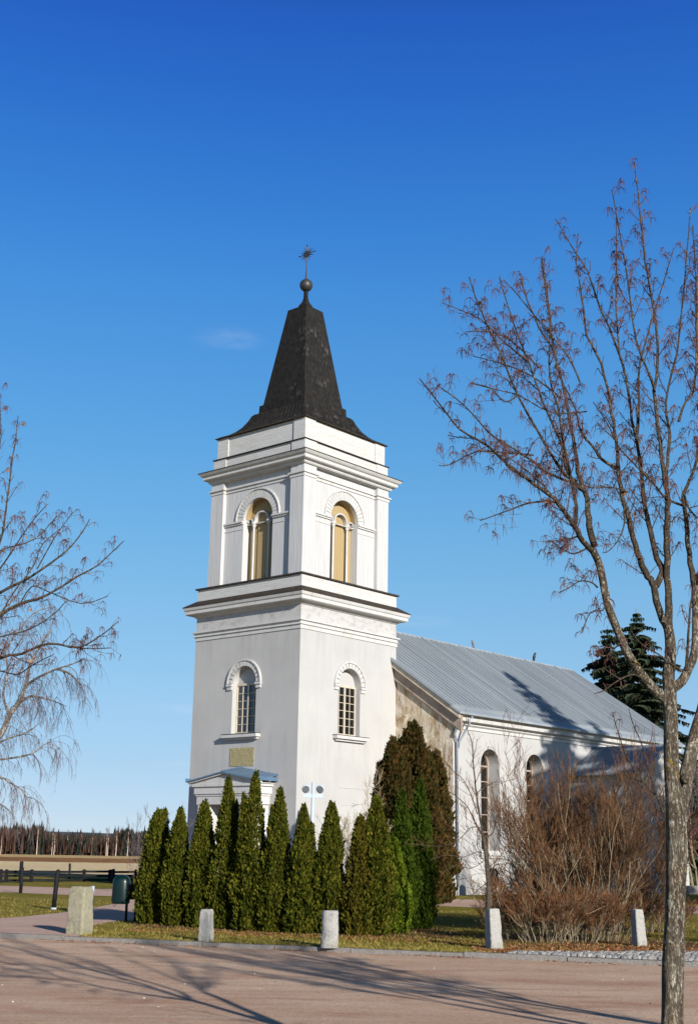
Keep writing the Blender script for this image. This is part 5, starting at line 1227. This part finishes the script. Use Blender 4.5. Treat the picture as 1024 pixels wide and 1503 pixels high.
# ------------------------------------------------------------------ spruces
MNEED = m_isle('spruce_needles', [(0.008, 0.018, 0.010), (0.017, 0.031, 0.015), (0.029, 0.046, 0.021), (0.056, 0.042, 0.021)], 0.8, 0.2, 0.0, 0.8)
def spruce_obj(name, label, loc, h, w_, seed, group=None, dens=1.0):
    rnd = random.Random(seed); t = thing(name, label, 'tree', tuple(loc), 0, group)
    tk = MB(); tk.tube([Vector((0, 0, 0)), Vector((0.05, 0, h * 0.5)), Vector((0, 0, h))], [h * 0.017, h * 0.009, 0.02], 9); tk.build('trunk', MBARK, t, True)
    mb = MB(); z = h * 0.06
    while z < h * 0.995:
        f = z / h; R0 = w_ * (1 - f) ** 0.72 * (0.85 + 0.35 * noise.noise(Vector((z * 0.8, seed, 0)))) + 0.15
        nb = max(5, int(13 * (1 - f) + 5)); a0 = rnd.random() * 6
        for k in range(nb):
            a = a0 + 6.283 * k / nb + rnd.gauss(0, .18); L_ = R0 * rnd.uniform(0.45, 1.2); zj = rnd.gauss(0, 0.28) if z < h * 0.93 else 0
            o = Vector((math.cos(a), math.sin(a), 0)); sdv = Vector((-o.y, o.x, 0)); steps = max(3, int(L_ / 0.16 * dens))
            for j in range(steps):
                s = (j + 0.5) / steps; p = Vector((0, 0, min(z + zj, h))) + o * L_ * s + Vector((0, 0, L_ * (0.16 * s - 0.42 * s * s + 0.12 * s ** 3)))
                wl = (0.10 + 0.42 * (1 - s)) * min(1.0, L_ * 0.55) + 0.08
                for q in range(8):
                    sg = -1 if q % 2 else 1
                    e = p + sdv * sg * wl * rnd.uniform(0.4, 1.0) + o * wl * rnd.uniform(0.1, 0.8) + Vector((0, 0, rnd.uniform(-0.30, 0.05) * wl - 0.05))
                    dw = Vector((0, 0, -1)) * rnd.uniform(0.12, 0.30) + o * rnd.uniform(-0.12, 0.12)
                    pe = p.lerp(e, rnd.uniform(0.0, 0.45)); mb.poly([pe, e, pe + dw * 1.3])
        z += rnd.uniform(0.17, 0.30) * (1.0 + h / 40)
    mb.build('crown', MNEED, t); return t
GP = 'spruces behind and beside the nave'
p = at(948, 1262, 88); spruce_obj('spruce_tree', 'taller dark spruce behind the nave, right beside the maple trunk', (p.x, 88, 0), at(945, 893, 88).z, 7.6, 501, GP)
p = at(903, 1262, 92); spruce_obj('spruce_tree', 'slightly lower dark spruce left of the taller one behind the nave roof', (p.x, 92, 0), at(903, 918, 92).z, 7.0, 502, GP)
p = at(1012, 1262, 80); spruce_obj('spruce_tree', 'low broad spruce at the right edge behind the maple trunk', (p.x, 80, 0), at(1012, 1130, 80).z, 4.2, 503, GP)
# one more beside the church, outside the frame: it shades the nave roof and the sacristy
spruce_obj('spruce_tree', 'tall spruce outside the view to the right, its shadow falling on the nave roof', (21.9, 36.2, 0), 20.3, 5.0, 504, GP, 0.8)
spruce_obj('spruce_tree', 'lower spruce outside the view to the right, shading the foot of the nave wall', (24.6, 32.0, 0), 13.5, 4.6, 506, GP, 0.8)
spruce_obj('spruce_tree', 'broad spruce outside the view to the right, shading the sacristy', (27.4, 31.8, 0), 19.0, 6.2, 505, GP, 0.8)

# ------------------------------------------------------------------ far wood beyond the fields
R_ = random.Random(8)
MFAR = m_isle('far_bare_wood', [(0.042, 0.025, 0.020), (0.078, 0.045, 0.034), (0.12, 0.070, 0.050)], 0.9, 0.1, 0, 0.01)
MFARG = m_isle('far_conifer', [(0.012, 0.015, 0.013), (0.020, 0.024, 0.019), (0.032, 0.032, 0.025)], 0.9, 0.1, 0, 0.01)
mb = MB(); mg = MB()
def far_h(px_): # height of the wood's skyline above its base, pixels of the photograph
    P = [(-80, 44), (0, 45), (50, 46), (66, 44), (70, 33), (100, 34), (118, 36), (135, 34), (160, 34), (175, 40), (182, 42), (205, 40), (260, 36), (2000, 34)]
    for (a, ha), (b, hb) in zip(P, P[1:]):
        if px_ <= b: return ha + (hb - ha) * (px_ - a) / (b - a)
    return 34
for i in range(5200):
    px_ = R_.uniform(-160, 240) if i < 4200 else R_.uniform(240, 1500); Y = R_.uniform(480, 560); b = at(px_, 1256, Y); b.z = prof(Y) - 0.3
    h_ = far_h(px_) / FPX * Y * (R_.uniform(0.62, 0.96) + 0.30 * noise.noise(Vector((px_ * 0.16, 3, 0))) + (R_.uniform(0.05, 0.28) if R_.random() < 0.05 else 0)); con = R_.random() < (0.75 if (px_ < 66 and False) or px_ > 174 else 0.28)
    if not con:
        n = 11
        for k in range(n):
            x0 = b.x + R_.gauss(0, 1.2); w_ = R_.uniform(0.05, 0.16); hh = h_ * R_.uniform(0.55, 1); z0 = b.z + R_.uniform(0, 0.35) * h_
            mb.poly([(x0 - w_, Y + R_.uniform(-1, 1), z0), (x0 + w_, Y + R_.uniform(-1, 1), z0), (x0 + w_ * R_.uniform(0, .8) + R_.gauss(0, .4), Y, b.z + hh)])
    else:
        for k in range(6):
            f = k / 6; ww = (1 - f) * R_.uniform(1.0, 1.7) + 0.2; z0 = b.z + h_ * (0.12 + 0.85 * f); a = R_.random() * 3
            mg.poly([(b.x - ww * math.cos(a), Y - ww * math.sin(a), z0 - h_ * .08), (b.x + ww * math.cos(a), Y + ww * math.sin(a), z0 - h_ * .08), (b.x, Y, z0 + h_ * 0.16)])
            mg.poly([(b.x - ww * math.sin(a), Y + ww * math.cos(a), z0 - h_ * .08), (b.x + ww * math.sin(a), Y - ww * math.cos(a), z0 - h_ * .08), (b.x, Y, z0 + h_ * 0.16)])
tag(mb.build('far_wood', MFAR), kind='stuff'); tag(mg.build('far_conifers', MFARG), kind='stuff')
MFB = simple('far_birch_bark', (0.62, 0.52, 0.42), (0.45, 0.36, 0.28), 2, 0.8)
bt = None
for k, (px_, hh) in enumerate(((1, 26), (17, 34), (26, 31), (41, 28), (54, 38), (76, 36), (79, 30), (98, 33), (118, 29), (135, 36), (156, 37), (158, 30), (170, 36), (187, 34), (64, 27), (34, 24), (-20, 32), (-45, 30))):
    Y = 470 + (k * 37) % 20; p = at(px_, 1256, Y); s = hh / FPX * Y / 9.0
    if bt is None:
        bt = thing('birch_tree', 'thin pale birch stem in the far wood beyond the fields', 'tree', (p.x, Y, prof(Y)), 0, 'birches at the edge of the far wood')
        mb = MB(); mb.tube([Vector((0, 0, 0)), Vector((0.1, 0, 4)), Vector((0, 0, 8.8))], [0.13, 0.10, 0.04], 6); mb.build('trunk', MFB, bt)
        mb = MB()
        for q in range(60):
            z = R_.uniform(4.2, 9.4); a = R_.random() * 6.28; L_ = R_.uniform(0.4, 1.2); mb.tube([Vector((0, 0, z * .9)), Vector((math.cos(a) * L_ * .7, math.sin(a) * L_ * .7, z + .3)), Vector((math.cos(a) * L_, math.sin(a) * L_, z - .2))], [0.04, 0.025, 0.012], 3)
        mb.build('crown', MFAR, bt); o = bt
    else: o = copy_tree(bt); o.location = (p.x, Y, prof(Y)); o.rotation_euler = (0, 0, k)
    o.scale = (s, s, s)

# ------------------------------------------------------------------ grass blades, leaves, debris
def inpoly(x, y, P):
    c = False; j = len(P) - 1
    for i in range(len(P)):
        if (P[i][1] > y) != (P[j][1] > y) and x < (P[j][0] - P[i][0]) * (y - P[i][1]) / (P[j][1] - P[i][1]) + P[i][0]: c = not c
        j = i
    return c
R_ = random.Random(77); mb = MB()
MGRS = m_isle('grass_blade', [(0.10, 0.108, 0.012), (0.21, 0.185, 0.028), (0.36, 0.28, 0.07), (0.44, 0.32, 0.12)], 0.8, 0.15, 0.3, 0.9)
n = 0
while n < 46000:
    x = R_.uniform(-11, 8.6); y = yk(x) + 0.13 + 16 * R_.random() ** 2.2
    if abs(x) > y * 0.30 or inpoly(x, y, pathA) or (x > 2.7 and y < yk(x) + 0.25 + min(1.95, max(0, (x - 2.75) * 0.66))) : n += 1; continue
    if noise.noise(Vector((x * 1.3, y * 1.3, 2))) < -0.25 and R_.random() < 0.7: n += 1; continue
    h_ = R_.uniform(0.015, 0.05) * (1 + 0.9 * max(0, noise.noise(Vector((x * 1.7, y * 1.7, 9))))); a = R_.random() * 6.28; w_ = R_.uniform(0.004, 0.009); lx, ly = R_.gauss(0, .025), R_.gauss(0, .025)
    mb.poly([(x - w_ * math.cos(a), y - w_ * math.sin(a), 0), (x + w_ * math.cos(a), y + w_ * math.sin(a), 0), (x + lx, y + ly, h_)]); n += 1
tag(mb.build('grass', MGRS), kind='stuff')
mb = MB()
MLIT = m_isle('fallen_leaf', [(0.12, 0.045, 0.02), (0.22, 0.08, 0.035), (0.34, 0.14, 0.06), (0.42, 0.26, 0.14)], 0.8, 0.15, 0.15, 3)
def leaf(x, y, z, s):
    a = R_.random() * 6.28; ti = R_.gauss(0, .35); u_ = Vector((math.cos(a), math.sin(a), ti)) * s; v_ = Vector((-math.sin(a), math.cos(a), R_.gauss(0, .3))) * s * 0.65; c = Vector((x, y, z + s * 0.35 + 0.004))
    mb.poly([c - u_, c - v_ * 0.9, c + u_ * 0.9, c + v_])
for i in range(5200):                        # under the shrubs on the right
    x = R_.uniform(2.3, 6.6); y = yk(x) + (0.15 + (max(0, min(2.0, (x - 2.75) * .62)) if x > 2.75 else 0)) + 0.15 + abs(R_.gauss(0, 0.9)); leaf(x, y, 0.0, R_.uniform(0.015, 0.04))
for i in range(2600):                        # foot of the hedge
    x = R_.uniform(-4.4, 2.3); y = yk(x) + 2.0 + 0.5 * x * 0 + abs(R_.gauss(0, 1.0)); leaf(x, y, 0.0, R_.uniform(0.012, 0.032))
for i in range(2200):                        # blown against the kerb, on the road
    x = R_.uniform(-7, 7); c = max(0.0, noise.noise(Vector((x * 0.9, 4, 1))) + 0.25)
    if R_.random() > c: continue
    leaf(x, yk(x) - abs(R_.gauss(0, 0.10)) - 0.03, -0.07, R_.uniform(0.01, 0.03))
for i in range(260): x = R_.uniform(-6, 6); leaf(x, yk(x) - R_.uniform(0.2, 9), -0.07, R_.uniform(0.008, 0.018))
for i in range(2500): x = R_.uniform(1.5, 12); leaf(x, yk(x) + R_.uniform(1.5, 16), 0.0, R_.uniform(0.015, 0.035))
tag(mb.build('fallen_leaves', MLIT), kind='stuff')
mb = MB()
for i in range(60):
    x = R_.uniform(-6, 6); y = yk(x) - R_.uniform(0.4, 10); s = R_.uniform(0.004, 0.011); k = 5; ph = R_.random()
    mb.rings([[(x + s * rr * math.cos(ph + q * 1.2566), y + s * rr * math.sin(ph + q * 1.2566), -0.07 + s * zz) for q in range(k)] for rr, zz in ((1, 0), (0.8, 0.7), (0.3, 1.0))], False, True)
tag(mb.build('scattered_grit', simple('pale_grit', (0.65, 0.62, 0.58))), kind='stuff')
